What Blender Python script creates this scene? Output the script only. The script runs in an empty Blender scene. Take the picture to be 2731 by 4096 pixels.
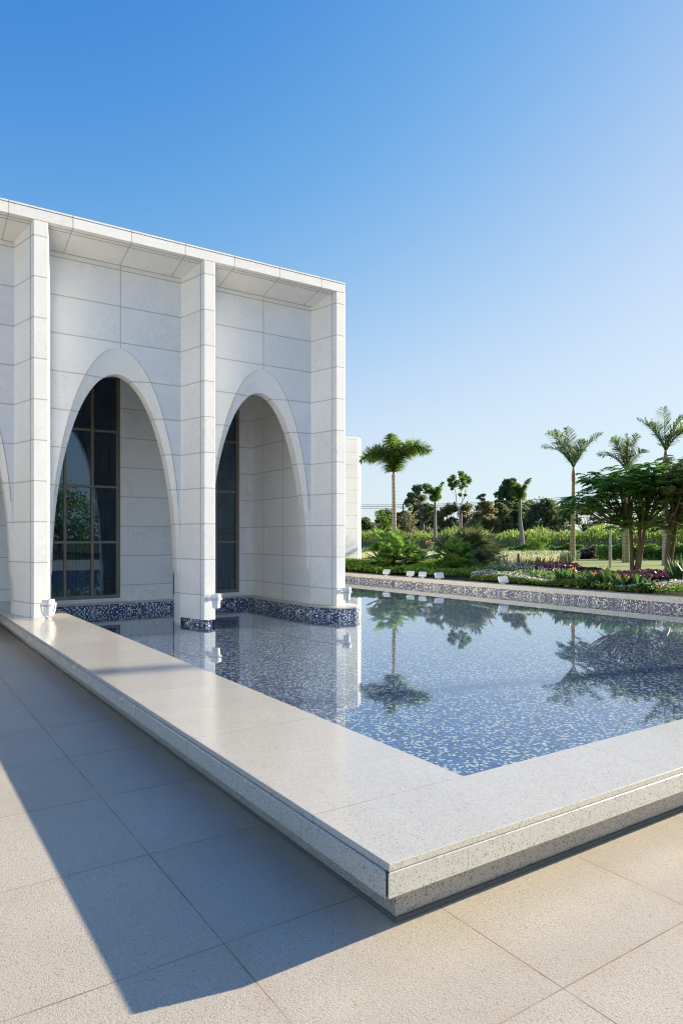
import bpy, math, random
import numpy as np
from mathutils import Vector, Matrix
R = math.radians
random.seed(7); rng = np.random.default_rng(7)
S = bpy.context.scene
COL = S.collection

# ------------------------------------------------------------------ camera, sky, sun, exposure
F, CX, HY = 2748.0, 1365.5, 2152.0
YAW = math.atan2(465 + 1365.5, F)
CAM = np.array([-1.612, -2.095, 1.6])
FW = np.array([math.sin(YAW), math.cos(YAW), 0.0]); RT = np.array([math.cos(YAW), -math.sin(YAW), 0.0])
cd = bpy.data.cameras.new("camera"); cam = bpy.data.objects.new("camera", cd); COL.objects.link(cam)
cam.location = CAM; cam.rotation_euler = (R(90), 0, -YAW)
cd.sensor_fit = 'HORIZONTAL'; cd.sensor_width = 36; cd.lens = 36 * F / 2731
cd.shift_y = (HY - 2048) / 2731; cd.clip_end = 9000; cd.clip_start = 0.05
S.camera = cam
SUN_EL, SUN_AZ = 19.35, 12.0                       # elevation; degrees from +X towards -Y
w = bpy.data.worlds.new("World"); S.world = w; w.use_nodes = True
nt = w.node_tree; bg = nt.nodes['Background']
sky = nt.nodes.new('ShaderNodeTexSky'); sky.sky_type = 'NISHITA'; sky.sun_disc = False
sky.sun_elevation = R(SUN_EL); sky.sun_rotation = R(90 + SUN_AZ)
sky.air_density = 1.0; sky.dust_density = 0.6; sky.ozone_density = 1.6; sky.altitude = 0
# exposure response of the clear sky: deeper blue overhead, no clipping at the horizon
EXPO = 1.25
def wm(op, a, b):
    x = nt.nodes.new('ShaderNodeMath'); x.operation = op
    for v, k in ((a, 0), (b, 1)):
        if hasattr(v, 'is_linked'): nt.links.new(v, x.inputs[k])
        else: x.inputs[k].default_value = v
    return x.outputs[0]
sp = nt.nodes.new('ShaderNodeSeparateColor'); cb = nt.nodes.new('ShaderNodeCombineColor'); nt.links.new(sky.outputs[0], sp.inputs[0])
for i, (p_, c_, k_) in enumerate(((3.0, 6.3, 9.0), (2.0, 2.53, 2.75), (1.5, 3.46, 3.35))):
    x_ = wm('MULTIPLY', sp.outputs[i], 0.269); q_ = wm('POWER', x_, p_)
    hot = wm('MULTIPLY', wm('MAXIMUM', wm('SUBTRACT', x_, 1.9), 0.0), 0.45)     # the bright side of the sky keeps its strength
    nt.links.new(wm('MULTIPLY', wm('ADD', wm('DIVIDE', wm('MULTIPLY', q_, c_), wm('ADD', wm('MULTIPLY', q_, k_), 1.0)), hot), 10.7 / 2 ** EXPO), cb.inputs[i])
nt.links.new(cb.outputs[0], bg.inputs[0]); bg.inputs[1].default_value = 0.1
sl = bpy.data.lights.new("sun", 'SUN'); so = bpy.data.objects.new("sun", sl); COL.objects.link(so)
sl.energy = 4.9; sl.angle = R(0.55); sl.color = (1.0, 0.86, 0.64)
d = Vector((math.cos(R(SUN_EL)) * math.cos(R(SUN_AZ)), -math.cos(R(SUN_EL)) * math.sin(R(SUN_AZ)), math.sin(R(SUN_EL))))
so.rotation_euler = d.to_track_quat('Z', 'Y').to_euler(); so.location = (20, -5, 20)
S.view_settings.view_transform = 'Standard'; S.view_settings.look = 'None'
S.view_settings.exposure = EXPO; S.view_settings.gamma = 1
S.cycles.max_bounces = 10; S.cycles.transparent_max_bounces = 24; S.cycles.use_denoising = True
S.cycles.caustics_reflective = True; S.cycles.caustics_refractive = False; S.cycles.blur_glossy = 0.04; S.cycles.sample_clamp_indirect = 40; S.cycles.filter_width = 1.1

# ------------------------------------------------------------------ helpers
def tag(o, label=None, cat=None, group=None, kind=None):
    if label: o['label'] = label
    if cat: o['category'] = cat
    if group: o['group'] = group
    if kind: o['kind'] = kind
    return o
def empty(name, label, cat, loc=(0, 0, 0), rz=0.0, group=None):
    o = bpy.data.objects.new(name, None); COL.objects.link(o); o.location = loc; o.rotation_euler = (0, 0, rz)
    o.empty_display_size = 0.3
    return tag(o, label, cat, group)
def copy_tree(o, parent=None):
    c = o.copy(); COL.objects.link(c); c.parent = parent
    for ch in list(o.children): copy_tree(ch, c)
    return c
def at(u, d, z=0.0):                                # photo column + distance along the view -> place on the ground
    p = CAM + d * (FW + RT * (u - CX) / F)
    return (float(p[0]), float(p[1]), z)
def zat(v, d): return 1.6 - (v - HY) / F * d
def cdir(lat, up, dep):                             # vector from sideways / up / depth amounts
    return RT * lat + FW * dep + np.array([0, 0, up])

def raw_mesh(name, V, polys, mats, parent=None, midx=None, smooth=False, uv=True):
    """V (n,3); polys list of arrays (m,k) of vertex indices"""
    V = np.asarray(V, np.float32)
    me = bpy.data.meshes.new(name)
    me.vertices.add(len(V)); me.vertices.foreach_set('co', V.ravel())
    sizes = np.concatenate([np.full(len(p), p.shape[1]) for p in polys])
    loops = np.concatenate([p.ravel() for p in polys]).astype(np.int32)
    me.loops.add(len(loops)); me.loops.foreach_set('vertex_index', loops)
    me.polygons.add(len(sizes))
    st = np.concatenate([[0], np.cumsum(sizes)[:-1]]).astype(np.int32)
    me.polygons.foreach_set('loop_start', st); me.polygons.foreach_set('loop_total', sizes.astype(np.int32))
    if midx is not None: me.polygons.foreach_set('material_index', np.asarray(midx, np.int32))
    me.polygons.foreach_set('use_smooth', np.full(len(sizes), smooth))
    for m in (mats if isinstance(mats, (list, tuple)) else [mats]): me.materials.append(m)
    me.update(calc_edges=True); me.validate()
    if uv and len(me.polygons) < 4000:
        ul = me.uv_layers.new(name='UVMap')
        for p in me.polygons:
            n = p.normal; a = [abs(n.x), abs(n.y), abs(n.z)]; k = a.index(max(a))
            for li in p.loop_indices:
                c = me.vertices[me.loops[li].vertex_index].co
                ul.data[li].uv = (c.x, c.y) if k == 2 else ((c.y, c.z) if k == 0 else (c.x, c.z))
    o = bpy.data.objects.new(name, me); COL.objects.link(o)
    if parent: o.parent = parent
    return o

class MB:
    def __init__(s): s.v = []; s.f = []
    def add(s, vs, fs):
        b = len(s.v); s.v += [tuple(map(float, v)) for v in vs]; s.f += [tuple(b + i for i in f) for f in fs]; return s
    def quad(s, a, b, c, d): return s.add([a, b, c, d], [(0, 1, 2, 3)])
    def box(s, x0, x1, y0, y1, z0, z1):
        return s.add([(x0, y0, z0), (x1, y0, z0), (x1, y1, z0), (x0, y1, z0), (x0, y0, z1), (x1, y0, z1), (x1, y1, z1), (x0, y1, z1)],
                     [(0, 3, 2, 1), (4, 5, 6, 7), (0, 1, 5, 4), (1, 2, 6, 5), (2, 3, 7, 6), (3, 0, 4, 7)])
    def prism(s, poly, z0, z1):
        n = len(poly)
        return s.add([(x, y, z0) for x, y in poly] + [(x, y, z1) for x, y in poly],
                     [tuple(range(n - 1, -1, -1)), tuple(range(n, 2 * n))] + [(i, (i + 1) % n, n + (i + 1) % n, n + i) for i in range(n)])
    def lathe(s, prof, c=(0, 0, 0), n=20, axis=None):
        M = Matrix.Identity(3) if axis is None else Vector(axis).to_track_quat('Z', 'Y').to_matrix()
        vs = []
        for r, z in prof:
            for i in range(n):
                a = 2 * math.pi * i / n; p = M @ Vector((r * math.cos(a), r * math.sin(a), z)); vs.append((p.x + c[0], p.y + c[1], p.z + c[2]))
        fs = [(j * n + i, j * n + (i + 1) % n, (j + 1) * n + (i + 1) % n, (j + 1) * n + i) for j in range(len(prof) - 1) for i in range(n)]
        fs += [tuple(range(n - 1, -1, -1)), tuple(range((len(prof) - 1) * n, len(prof) * n))]
        return s.add(vs, fs)
    def tube(s, pts, rad, n=8):
        pts = [Vector(p) for p in pts]; rad = rad if isinstance(rad, (list, tuple)) else [rad] * len(pts)
        vs = []; up = Vector((0.31, 0.17, 0.94))
        for i, p in enumerate(pts):
            t = (pts[min(i + 1, len(pts) - 1)] - pts[max(i - 1, 0)]).normalized()
            a = t.cross(up)
            if a.length < 0.1: a = t.cross(Vector((1, 0, 0)))
            a.normalize(); b = t.cross(a)
            for k in range(n):
                q = 2 * math.pi * k / n; v = p + (a * math.cos(q) + b * math.sin(q)) * rad[i]; vs.append((v.x, v.y, v.z))
        fs = [(j * n + i, (j + 1) * n + i, (j + 1) * n + (i + 1) % n, j * n + (i + 1) % n) for j in range(len(pts) - 1) for i in range(n)]
        fs += [tuple(range(n)), tuple(range(len(pts) * n - 1, (len(pts) - 1) * n - 1, -1))]
        return s.add(vs, fs)
    def build(s, name, mat, parent=None, smooth=False, bevel=0.0, seg=2, flat=45):
        me = bpy.data.meshes.new(name); me.from_pydata(s.v, [], s.f)
        for m in (mat if isinstance(mat, (list, tuple)) else [mat]): me.materials.append(m)
        me.update()
        ul = me.uv_layers.new(name='UVMap')
        for p in me.polygons:
            n = p.normal; a = [abs(n.x), abs(n.y), abs(n.z)]; k = a.index(max(a)); p.use_smooth = smooth
            for li in p.loop_indices:
                c = me.vertices[me.loops[li].vertex_index].co
                ul.data[li].uv = (c.x, c.y) if k == 2 else ((c.y, c.z) if k == 0 else (c.x, c.z))
        o = bpy.data.objects.new(name, me); COL.objects.link(o)
        if parent: o.parent = parent
        if smooth: me.set_sharp_from_angle(angle=R(flat))
        if bevel:
            b = o.modifiers.new('bevel', 'BEVEL'); b.width = bevel; b.segments = seg; b.limit_method = 'ANGLE'; b.angle_limit = R(40)
        return o

# ------------------------------------------------------------------ materials
class NT:
    def __init__(s, name):
        s.m = bpy.data.materials.new(name); s.m.use_nodes = True; s.t = s.m.node_tree
        s.b = s.t.nodes['Principled BSDF']; s.out = s.t.nodes['Material Output']
    def n(s, typ, **kw):
        x = s.t.nodes.new(typ)
        for k, v in kw.items(): setattr(x, k, v)
        return x
    def l(s, a, b): s.t.links.new(a, b)
    def val(s, x, sock):
        if hasattr(x, 'is_linked'): s.l(x, sock)
        else: sock.default_value = x
    def math(s, op, a, b=None, c=None):
        x = s.n('ShaderNodeMath', operation=op); s.val(a, x.inputs[0])
        if b is not None: s.val(b, x.inputs[1])
        if c is not None: s.val(c, x.inputs[2])
        return x.outputs[0]
    def mix(s, f, a, b, mode='MIX'):
        x = s.n('ShaderNodeMix', data_type='RGBA', blend_type=mode); s.val(f, x.inputs[0])
        for v, k in ((a, 6), (b, 7)):
            if isinstance(v, tuple): x.inputs[k].default_value = (*v, 1)
            else: s.l(v, x.inputs[k])
        return x.outputs[2]
    def ramp(s, f, stops, interp='LINEAR'):
        x = s.n('ShaderNodeValToRGB'); s.l(f, x.inputs[0]); e = x.color_ramp.elements; x.color_ramp.interpolation = interp
        while len(e) < len(stops): e.new(0.5)
        for k, (p, c) in enumerate(stops):
            e[k].position = p; e[k].color = (c, c, c, 1) if not isinstance(c, tuple) else (*c, 1)
        return x.outputs[0]
    def noise(s, vec, scale, detail=4, rough=0.55, dist=0.0):
        x = s.n('ShaderNodeTexNoise'); x.inputs['Scale'].default_value = scale; x.inputs['Detail'].default_value = detail
        x.inputs['Roughness'].default_value = rough; x.inputs['Distortion'].default_value = dist
        if vec is not None: s.l(vec, x.inputs['Vector'])
        return x.outputs[0]
    def pos(s):
        g = s.n('ShaderNodeNewGeometry'); return g.outputs['Position']
    def sep(s, v):
        x = s.n('ShaderNodeSeparateXYZ'); s.l(v, x.inputs[0]); return x.outputs
    def comb(s, x, y, z):
        c = s.n('ShaderNodeCombineXYZ')
        for v, k in ((x, 0), (y, 1), (z, 2)): s.val(v, c.inputs[k])
        return c.outputs[0]
    def scale(s, v, k):
        x = s.n('ShaderNodeVectorMath', operation='MULTIPLY'); s.l(v, x.inputs[0]); x.inputs[1].default_value = k; return x.outputs[0]
    def line(s, c, off, pitch, width):              # 1 on the joint, 0 elsewhere
        a = s.math('DIVIDE', s.math('SUBTRACT', c, off), pitch)
        a = s.math('ABSOLUTE', s.math('SUBTRACT', s.math('FRACT', s.math('ADD', a, 0.5)), 0.5))
        return s.math('LESS_THAN', s.math('MULTIPLY', a, pitch), width / 2)
    def bump(s, h, strength, dist=0.01):
        x = s.n('ShaderNodeBump'); x.inputs['Strength'].default_value = strength; x.inputs['Distance'].default_value = dist
        s.l(h, x.inputs['Height']); s.l(x.outputs[0], s.b.inputs['Normal']); return x
    def fin(s, col=None, rough=0.5, spec=0.5, metal=0.0):
        if col is not None:
            if isinstance(col, tuple): s.b.inputs['Base Color'].default_value = (*col, 1)
            else: s.l(col, s.b.inputs['Base Color'])
        s.val(rough, s.b.inputs['Roughness']); s.b.inputs['Specular IOR Level'].default_value = spec; s.b.inputs['Metallic'].default_value = metal
        return s.m

Z0, ZP = 0.565, 0.6465                                # course joints of the marble cladding
def marble(name, xj=None, yj=None, zj=(Z0, ZP), vein=0.5, tint=(0.85, 0.845, 0.83), jw=0.019):
    t = NT(name); p = t.pos(); x, y, z = t.sep(p)
    cx = t.math('FLOOR', t.math('DIVIDE', t.math('SUBTRACT', x, (xj or (0, 1.425))[0]), (xj or (0, 1.425))[1]))
    cy = t.math('FLOOR', t.math('DIVIDE', y, 0.94)); cz = t.math('FLOOR', t.math('DIVIDE', t.math('SUBTRACT', z, Z0), ZP))
    wn = t.n('ShaderNodeTexWhiteNoise', noise_dimensions='3D'); t.l(t.comb(cx, cy, cz), wn.inputs[0])
    off = t.n('ShaderNodeVectorMath', operation='MULTIPLY_ADD'); t.l(wn.outputs['Color'], off.inputs[0]); off.inputs[1].default_value = (7, 7, 7); t.l(p, off.inputs[2])
    q = off.outputs[0]
    n1 = t.noise(t.scale(q, (1, 1, 1.5)), 1.7, 7, 0.62, 0.9)
    n2 = t.noise(q, 5.5, 6, 0.68, 1.6)
    v = t.ramp(n2, [(0.0, 0.0), (0.47, 0.0), (0.5, 1.0), (0.53, 0.0), (1.0, 0.0)])
    gate = t.ramp(t.noise(q, 0.9, 3), [(0.44, 0.0), (0.62, 1.0)])
    v = t.math('MULTIPLY', t.math('MULTIPLY', v, gate), vein)
    dk = tuple(c * k for c, k in zip(tint, (0.93, 0.94, 0.955)))
    c = t.mix(t.ramp(n1, [(0.36, 0.0), (0.7, 1.0)]), tint, dk)
    c = t.mix(t.math('MULTIPLY', wn.outputs['Value'], 0.6), c, tuple(k * q for k, q in zip(tint, (0.90, 0.905, 0.905))))
    c = t.mix(v, c, (0.52, 0.52, 0.50))
    stain = t.ramp(t.noise(t.scale(p, (6, 6, 0.7)), 1.0, 4), [(0.58, 0.0), (0.85, 0.12)])
    c = t.mix(stain, c, (0.50, 0.47, 0.40))
    L = None
    for co, a in ((x, xj), (y, yj), (z, zj)):
        if a:
            k = t.line(co, a[0], a[1], jw); L = k if L is None else t.math('MAXIMUM', L, k)
    if L is not None:
        c = t.mix(L, c, (0.50, 0.485, 0.45))
        t.bump(t.math('SUBTRACT', 1.0, L), 0.15, 0.003)
    return t.fin(c, 0.42, 0.4)

def granite(name, base, dark, light, rough=0.5, joints=None, sc=1.0, spec=0.5, patch=0.12, bump=0.0, stain=None, speck=1.0):
    t = NT(name); p = t.pos()
    vo = t.n('ShaderNodeTexVoronoi', feature='F1'); vo.inputs['Scale'].default_value = 330 * sc; t.l(p, vo.inputs['Vector'])
    g = t.sep(vo.outputs['Color'])
    f1 = t.math('LESS_THAN', g[0], 0.20); f2 = t.math('GREATER_THAN', g[1], 0.62)
    vb = t.n('ShaderNodeTexVoronoi', feature='F1'); vb.inputs['Scale'].default_value = 170 * sc; t.l(p, vb.inputs['Vector'])
    f3 = t.math('LESS_THAN', t.sep(vb.outputs['Color'])[2], 0.075)
    c = t.mix(t.math('MULTIPLY', f2, 0.6), base, light)
    c = t.mix(t.math('MULTIPLY', f1, 0.55 * speck), c, dark)
    c = t.mix(t.math('MULTIPLY', f3, 0.8 * speck), c, tuple(k * 0.5 for k in dark))
    big = t.ramp(t.noise(p, 1.3, 5, 0.6), [(0.3, 0.0), (0.75, 1.0)])
    c = t.mix(t.math('MULTIPLY', big, patch), c, tuple(k * 0.55 for k in base))
    fin_ = t.noise(p, 9, 5, 0.7)
    c = t.mix(t.math('MULTIPLY', t.ramp(fin_, [(0.4, 0.0), (0.7, 1.0)]), 0.10), c, (0.36, 0.31, 0.25))
    r = rough
    h = None
    if joints:
        x, y, z = t.sep(p); L = None
        for co, a in zip((x, y, z), joints):
            if a:
                k = t.line(co, a[0], a[1], a[2]); L = k if L is None else t.math('MAXIMUM', L, k)
        wn = t.n('ShaderNodeTexWhiteNoise', noise_dimensions='2D')
        ix = t.math('FLOOR', t.math('DIVIDE', t.math('SUBTRACT', x, (joints[0] or (0, 1))[0]), (joints[0] or (0, 1))[1]))
        iy = t.math('FLOOR', t.math('DIVIDE', t.math('SUBTRACT', y, (joints[1] or (0, 1))[0]), (joints[1] or (0, 1))[1]))
        t.l(t.comb(ix, iy, 0.0), wn.inputs[0])
        c = t.mix(t.math('MULTIPLY', wn.outputs['Value'], 0.26), c, tuple(k * 0.68 for k in base))
        wm_ = t.ramp(t.noise(p, 0.55, 6, 0.62, 0.6), [(0.44, 0.0), (0.5, 1.0), (0.62, 0.35), (0.8, 0.0)])
        c = t.mix(t.math('MULTIPLY', wm_, 0.13), c, tuple(k * 0.6 for k in base))
        jn = t.ramp(t.noise(p, 3.0, 3), [(0.35, 0.25), (0.6, 1.0)])
        c = t.mix(t.math('MULTIPLY', L, t.math('MULTIPLY', jn, 0.8)), c, (0.11, 0.08, 0.06))
        if stain:                                   # dirt gathered along the joints
            W = None
            for co, a in zip((x, y, z), joints):
                if a:
                    q = t.math('DIVIDE', t.math('SUBTRACT', co, a[0]), a[1])
                    q = t.math('MULTIPLY', t.math('ABSOLUTE', t.math('SUBTRACT', t.math('FRACT', t.math('ADD', q, 0.5)), 0.5)), a[1])
                    q = t.ramp(q, [(0.0, 1.0), (0.09, 0.0)]); W = q if W is None else t.math('MAXIMUM', W, q)
            c = t.mix(t.math('MULTIPLY', t.math('MULTIPLY', W, t.ramp(t.noise(p, 2.2, 4), [(0.35, 0.0), (0.65, 1.0)])), 0.25), c, stain)
        h = t.math('SUBTRACT', 1.0, L)
    if bump:
        hn = t.math('ADD', t.noise(p, 150 * sc, 2, 0.6), t.math('MULTIPLY', t.noise(p, 85 * sc, 2, 0.5), 1.0))
        h = hn if h is None else t.math('ADD', t.math('MULTIPLY', h, 0.6), hn)
        t.bump(h, bump, 0.003)
    rn = t.math('MULTIPLY_ADD', t.noise(p, 6, 4), 0.12, rough - 0.06)
    return t.fin(c, rn, spec)

def mosaic(name, pitch, cols, grout=(0.30, 0.35, 0.42), gw=0.0022, rough=0.18):
    t = NT(name); u = t.n('ShaderNodeUVMap'); x, y, z = t.sep(u.outputs[0])
    a = t.math('DIVIDE', x, pitch); b = t.math('DIVIDE', y, pitch)
    wn = t.n('ShaderNodeTexWhiteNoise', noise_dimensions='2D'); t.l(t.comb(t.math('FLOOR', a), t.math('FLOOR', b), 0.0), wn.inputs[0])
    k = 0.0; st = []
    for c, wgt in cols: st.append((k, c)); k += wgt
    c = t.ramp(wn.outputs['Value'], st, 'CONSTANT')
    hs = t.n('ShaderNodeHueSaturation'); t.l(c, hs.inputs['Color']); t.l(t.math('MULTIPLY_ADD', t.sep(wn.outputs['Color'])[1], 0.5, 0.75), hs.inputs['Value'])
    g = t.math('MAXIMUM', t.line(x, 0.0, pitch, gw), t.line(y, 0.0, pitch, gw))
    c = t.mix(g, hs.outputs[0], grout)
    return t.fin(c, t.math('MULTIPLY_ADD', g, 0.5, rough), 0.5)

def leafmat(name, a, b, trans=0.35, gloss=0.08, tcol=None, rough=0.4):
    t = NT(name); g = t.n('ShaderNodeNewGeometry'); r = g.outputs['Random Per Island']
    c = t.mix(r, a, b)
    nz = t.ramp(t.noise(g.outputs['Position'], 1.1, 3), [(0.35, 0.0), (0.7, 1.0)])
    c = t.mix(t.math('MULTIPLY', nz, 0.4), c, tuple(k * 0.62 for k in a))
    t.b.inputs['Roughness'].default_value = rough; t.l(c, t.b.inputs['Base Color']); t.b.inputs['Specular IOR Level'].default_value = 0.2
    tr = t.n('ShaderNodeBsdfTranslucent')
    if tcol: tr.inputs[0].default_value = (*tcol, 1)
    else: t.l(t.mix(0.5, c, tuple(min(1, k * 2.4) for k in b)), tr.inputs[0])
    mx = t.n('ShaderNodeMixShader'); mx.inputs[0].default_value = trans
    t.l(t.b.outputs[0], mx.inputs[1]); t.l(tr.outputs[0], mx.inputs[2]); t.l(mx.outputs[0], t.out.inputs[0])
    return t.m
def plain(name, col, rough=0.5, spec=0.5, metal=0.0, vary=0.15, sc=8):
    t = NT(name); p = t.pos()
    c = t.mix(t.math('MULTIPLY', t.ramp(t.noise(p, sc, 4), [(0.3, 0.0), (0.75, 1.0)]), vary * 2), col, tuple(k * 0.55 for k in col))
    return t.fin(c, rough, spec, metal)
def bark(name, a, b, ring=None):
    t = NT(name); p = t.pos(); x, y, z = t.sep(p)
    c = t.mix(t.ramp(t.noise(t.scale(p, (3, 3, 0.8)), 3, 5), [(0.3, 0.0), (0.7, 1.0)]), a, b)
    if ring:
        zz = t.math('ADD', z, t.math('MULTIPLY', t.noise(p, 1.5, 2), 0.06))
        c = t.mix(t.math('MULTIPLY', t.line(zz, 0, ring, ring * 0.17), 0.7), c, tuple(k * 0.45 for k in b))
    return t.fin(c, 0.85, 0.2)

M = {}
CJ = (0.942, 0.95)
M['wall'] = marble('marble_wall', xj=(1.905, 2.85), vein=0.5)
M['fin'] = marble('marble_pier')
M['arch'] = marble('marble_archivolt', vein=0.75, tint=(0.83, 0.835, 0.82))
M['soffit'] = marble('marble_soffit', xj=CJ, zj=None, tint=(0.83, 0.815, 0.77))
M['cornice'] = marble('marble_cornice', xj=CJ, zj=None, tint=(0.85, 0.845, 0.83))
M['back'] = marble('marble_back_wall', vein=0.8, tint=(0.82, 0.82, 0.81))
M['end'] = marble('marble_end_wall', yj=(10.577, 0.943), tint=(0.82, 0.82, 0.805))
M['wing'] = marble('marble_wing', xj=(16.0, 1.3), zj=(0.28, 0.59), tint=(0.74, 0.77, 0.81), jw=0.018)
M['coping'] = granite('granite_coping', (0.575, 0.55, 0.495), (0.26, 0.252, 0.24), (0.68, 0.655, 0.60), 0.15, speck=0.85, sc=1.2, joints=((1.93, 2.3, 0.004), (0.5785, 1.45, 0.004), None), spec=0.5, patch=0.10)
M['fascia'] = granite('granite_fascia', (0.56, 0.56, 0.515), (0.14, 0.14, 0.14), (0.66, 0.65, 0.60), 0.26, joints=((2.03, 1.6, 0.004), (0.66, 1.45, 0.004), None), sc=1.05, speck=0.9, patch=0.14)
M['plinth'] = granite('granite_plinth', (0.42, 0.40, 0.36), (0.10, 0.10, 0.11), (0.50, 0.48, 0.43), 0.45, sc=0.85, patch=0.3)
M['ledge'] = granite('granite_ledge', (0.55, 0.52, 0.46), (0.22, 0.21, 0.2), (0.66, 0.62, 0.56), 0.35, patch=0.25)
M['fargran'] = granite('granite_far_coping', (0.60, 0.56, 0.49), (0.33, 0.30, 0.27), (0.70, 0.66, 0.58), 0.25, patch=0.15, sc=0.5)
M['paving'] = granite('granite_paving', (0.505, 0.46, 0.38), (0.22, 0.205, 0.19), (0.66, 0.60, 0.50), 0.62, speck=0.6, sc=1.25, joints=((-0.497, 0.89, 0.006), (0.415, 0.9175, 0.006), None), spec=0.35, patch=0.16, bump=0.45, stain=(0.42, 0.29, 0.17))
M['jg'] = plain('joint_grey', (0.46, 0.45, 0.42), 0.8, vary=0.05)
M['seam'] = plain('grey_sealant', (0.12, 0.12, 0.12), 0.8)
BL = [((0.010, 0.015, 0.05), 0.30), ((0.03, 0.105, 0.33), 0.28), ((0.08, 0.21, 0.48), 0.15), ((0.22, 0.35, 0.50), 0.05), ((0.90, 0.89, 0.76), 0.22)]
M['mosaic'] = mosaic('blue_mosaic_floor', 0.0255, BL)
M['mosaic_wall'] = mosaic('blue_mosaic_wall', 0.0215, [((0.008, 0.010, 0.042), 0.30), ((0.022, 0.040, 0.14), 0.28), ((0.05, 0.095, 0.25), 0.18), ((0.74, 0.76, 0.74), 0.24)], grout=(0.30, 0.34, 0.42))
M['mosaic_far'] = mosaic('violet_mosaic_wall', 0.026, [((0.022, 0.022, 0.04), 0.26), ((0.085, 0.09, 0.17), 0.33), ((0.15, 0.155, 0.27), 0.17), ((0.66, 0.65, 0.57), 0.22)], grout=(0.27, 0.28, 0.32))
M['bronze'] = plain('bronze_window_frame', (0.21, 0.185, 0.155), 0.45, 0.5, 0.3)
M['lead'] = plain('dark_lead_came', (0.012, 0.013, 0.013), 0.6)
M['white'] = plain('white_powder_coat', (0.80, 0.80, 0.80), 0.35, 0.5, vary=0.05)
M['steel'] = plain('galvanised_steel', (0.42, 0.43, 0.44), 0.4, 0.5, 0.6)
M['fence'] = plain('weathered_fence_steel', (0.15, 0.14, 0.125), 0.6)
M['black'] = plain('black_metal', (0.015, 0.015, 0.016), 0.5)
M['roof'] = plain('roof_membrane', (0.4, 0.4, 0.39), 0.9)

# water: clear, the floor shows through and the surface mirrors by Fresnel
t = NT('pool_water'); t.t.nodes.remove(t.b)
p = t.pos()
h1 = t.noise(t.scale(p, (1, 1, 1)), 16, 3, 0.5); h2 = t.noise(p, 2.2, 2, 0.5)
bp = t.n('ShaderNodeBump'); bp.inputs['Strength'].default_value = 0.03; bp.inputs['Distance'].default_value = 0.003
t.l(t.math('MULTIPLY_ADD', h2, 1.5, h1), bp.inputs['Height'])
def schlick(t, f0, normal=None):
    g = t.n('ShaderNodeNewGeometry'); dt = t.n('ShaderNodeVectorMath', operation='DOT_PRODUCT')
    t.l(g.outputs['Incoming'], dt.inputs[0]); t.l(normal if normal is not None else g.outputs['Normal'], dt.inputs[1])
    c = t.math('SUBTRACT', 1.0, t.math('MINIMUM', t.math('ABSOLUTE', dt.outputs['Value']), 1.0))
    return t.math('MULTIPLY_ADD', t.math('POWER', c, 4.4), 1 - f0, f0)
FR = schlick(t, 0.04, bp.outputs[0])
gl = t.n('ShaderNodeBsdfGlossy'); gl.inputs['Roughness'].default_value = 0.0; gl.inputs[0].default_value = (0.90, 0.955, 1, 1); t.l(bp.outputs[0], gl.inputs['Normal'])
tp = t.n('ShaderNodeBsdfTransparent'); tp.inputs[0].default_value = (0.72, 0.77, 0.81, 1)
mx = t.n('ShaderNodeMixShader'); t.l(FR, mx.inputs[0]); t.l(tp.outputs[0], mx.inputs[1]); t.l(gl.outputs[0], mx.inputs[2]); t.l(mx.outputs[0], t.out.inputs[0])
M['water'] = t.m
t = NT('window_glass'); t.t.nodes.remove(t.b)
FR = schlick(t, 0.17)
gl = t.n('ShaderNodeBsdfGlossy'); gl.inputs['Roughness'].default_value = 0.0; gl.inputs[0].default_value = (0.42, 0.62, 0.82, 1)
tp = t.n('ShaderNodeBsdfTransparent'); tp.inputs[0].default_value = (0.55, 0.63, 0.67, 1)
mx = t.n('ShaderNodeMixShader'); t.l(FR, mx.inputs[0]); t.l(tp.outputs[0], mx.inputs[1]); t.l(gl.outputs[0], mx.inputs[2]); t.l(mx.outputs[0], t.out.inputs[0])
M['glass'] = t.m
# opal panels behind the leadwork: paler and darker strips
t = NT('leaded_opal_panel'); p = t.pos(); x, y, z = t.sep(p)
wn = t.n('ShaderNodeTexWhiteNoise', noise_dimensions='2D'); t.l(t.comb(t.math('FLOOR', t.math('DIVIDE', x, 0.069)), t.math('FLOOR', t.math('DIVIDE', z, 0.6)), 0.0), wn.inputs[0])
M['opal'] = t.fin(t.mix(wn.outputs['Value'], (0.05, 0.065, 0.07), (0.12, 0.14, 0.145)), 0.35)
M['dark'] = plain('dark_interior', (0.012, 0.016, 0.02), 0.7)

# vegetation
M['frond'] = leafmat('palm_frond', (0.07, 0.13, 0.025), (0.18, 0.27, 0.05), 0.45)
M['frond_d'] = leafmat('feather_palm_frond', (0.055, 0.10, 0.035), (0.15, 0.21, 0.07), 0.4, rough=0.5)
M['fan'] = leafmat('fan_palm_leaf', (0.05, 0.115, 0.025), (0.14, 0.25, 0.045), 0.4, rough=0.35)
M['fan_d'] = leafmat('blue_fan_palm_leaf', (0.045, 0.075, 0.03), (0.12, 0.15, 0.065), 0.3)
M['flame'] = leafmat('flame_tree_leaf', (0.035, 0.10, 0.02), (0.10, 0.22, 0.03), 0.45)
M['flame2'] = leafmat('flame_tree_old_leaf', (0.05, 0.09, 0.02), (0.15, 0.18, 0.04), 0.4)
M['broad'] = leafmat('broad_leaf', (0.05, 0.11, 0.02), (0.15, 0.24, 0.045), 0.4)
M['lime'] = leafmat('lime_leaf', (0.07, 0.13, 0.02), (0.17, 0.25, 0.045), 0.4)
M['euca'] = leafmat('eucalypt_leaf', (0.095, 0.13, 0.065), (0.20, 0.235, 0.11), 0.4)  # distance haze put into the leaf colour, lightening the far trees
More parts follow.
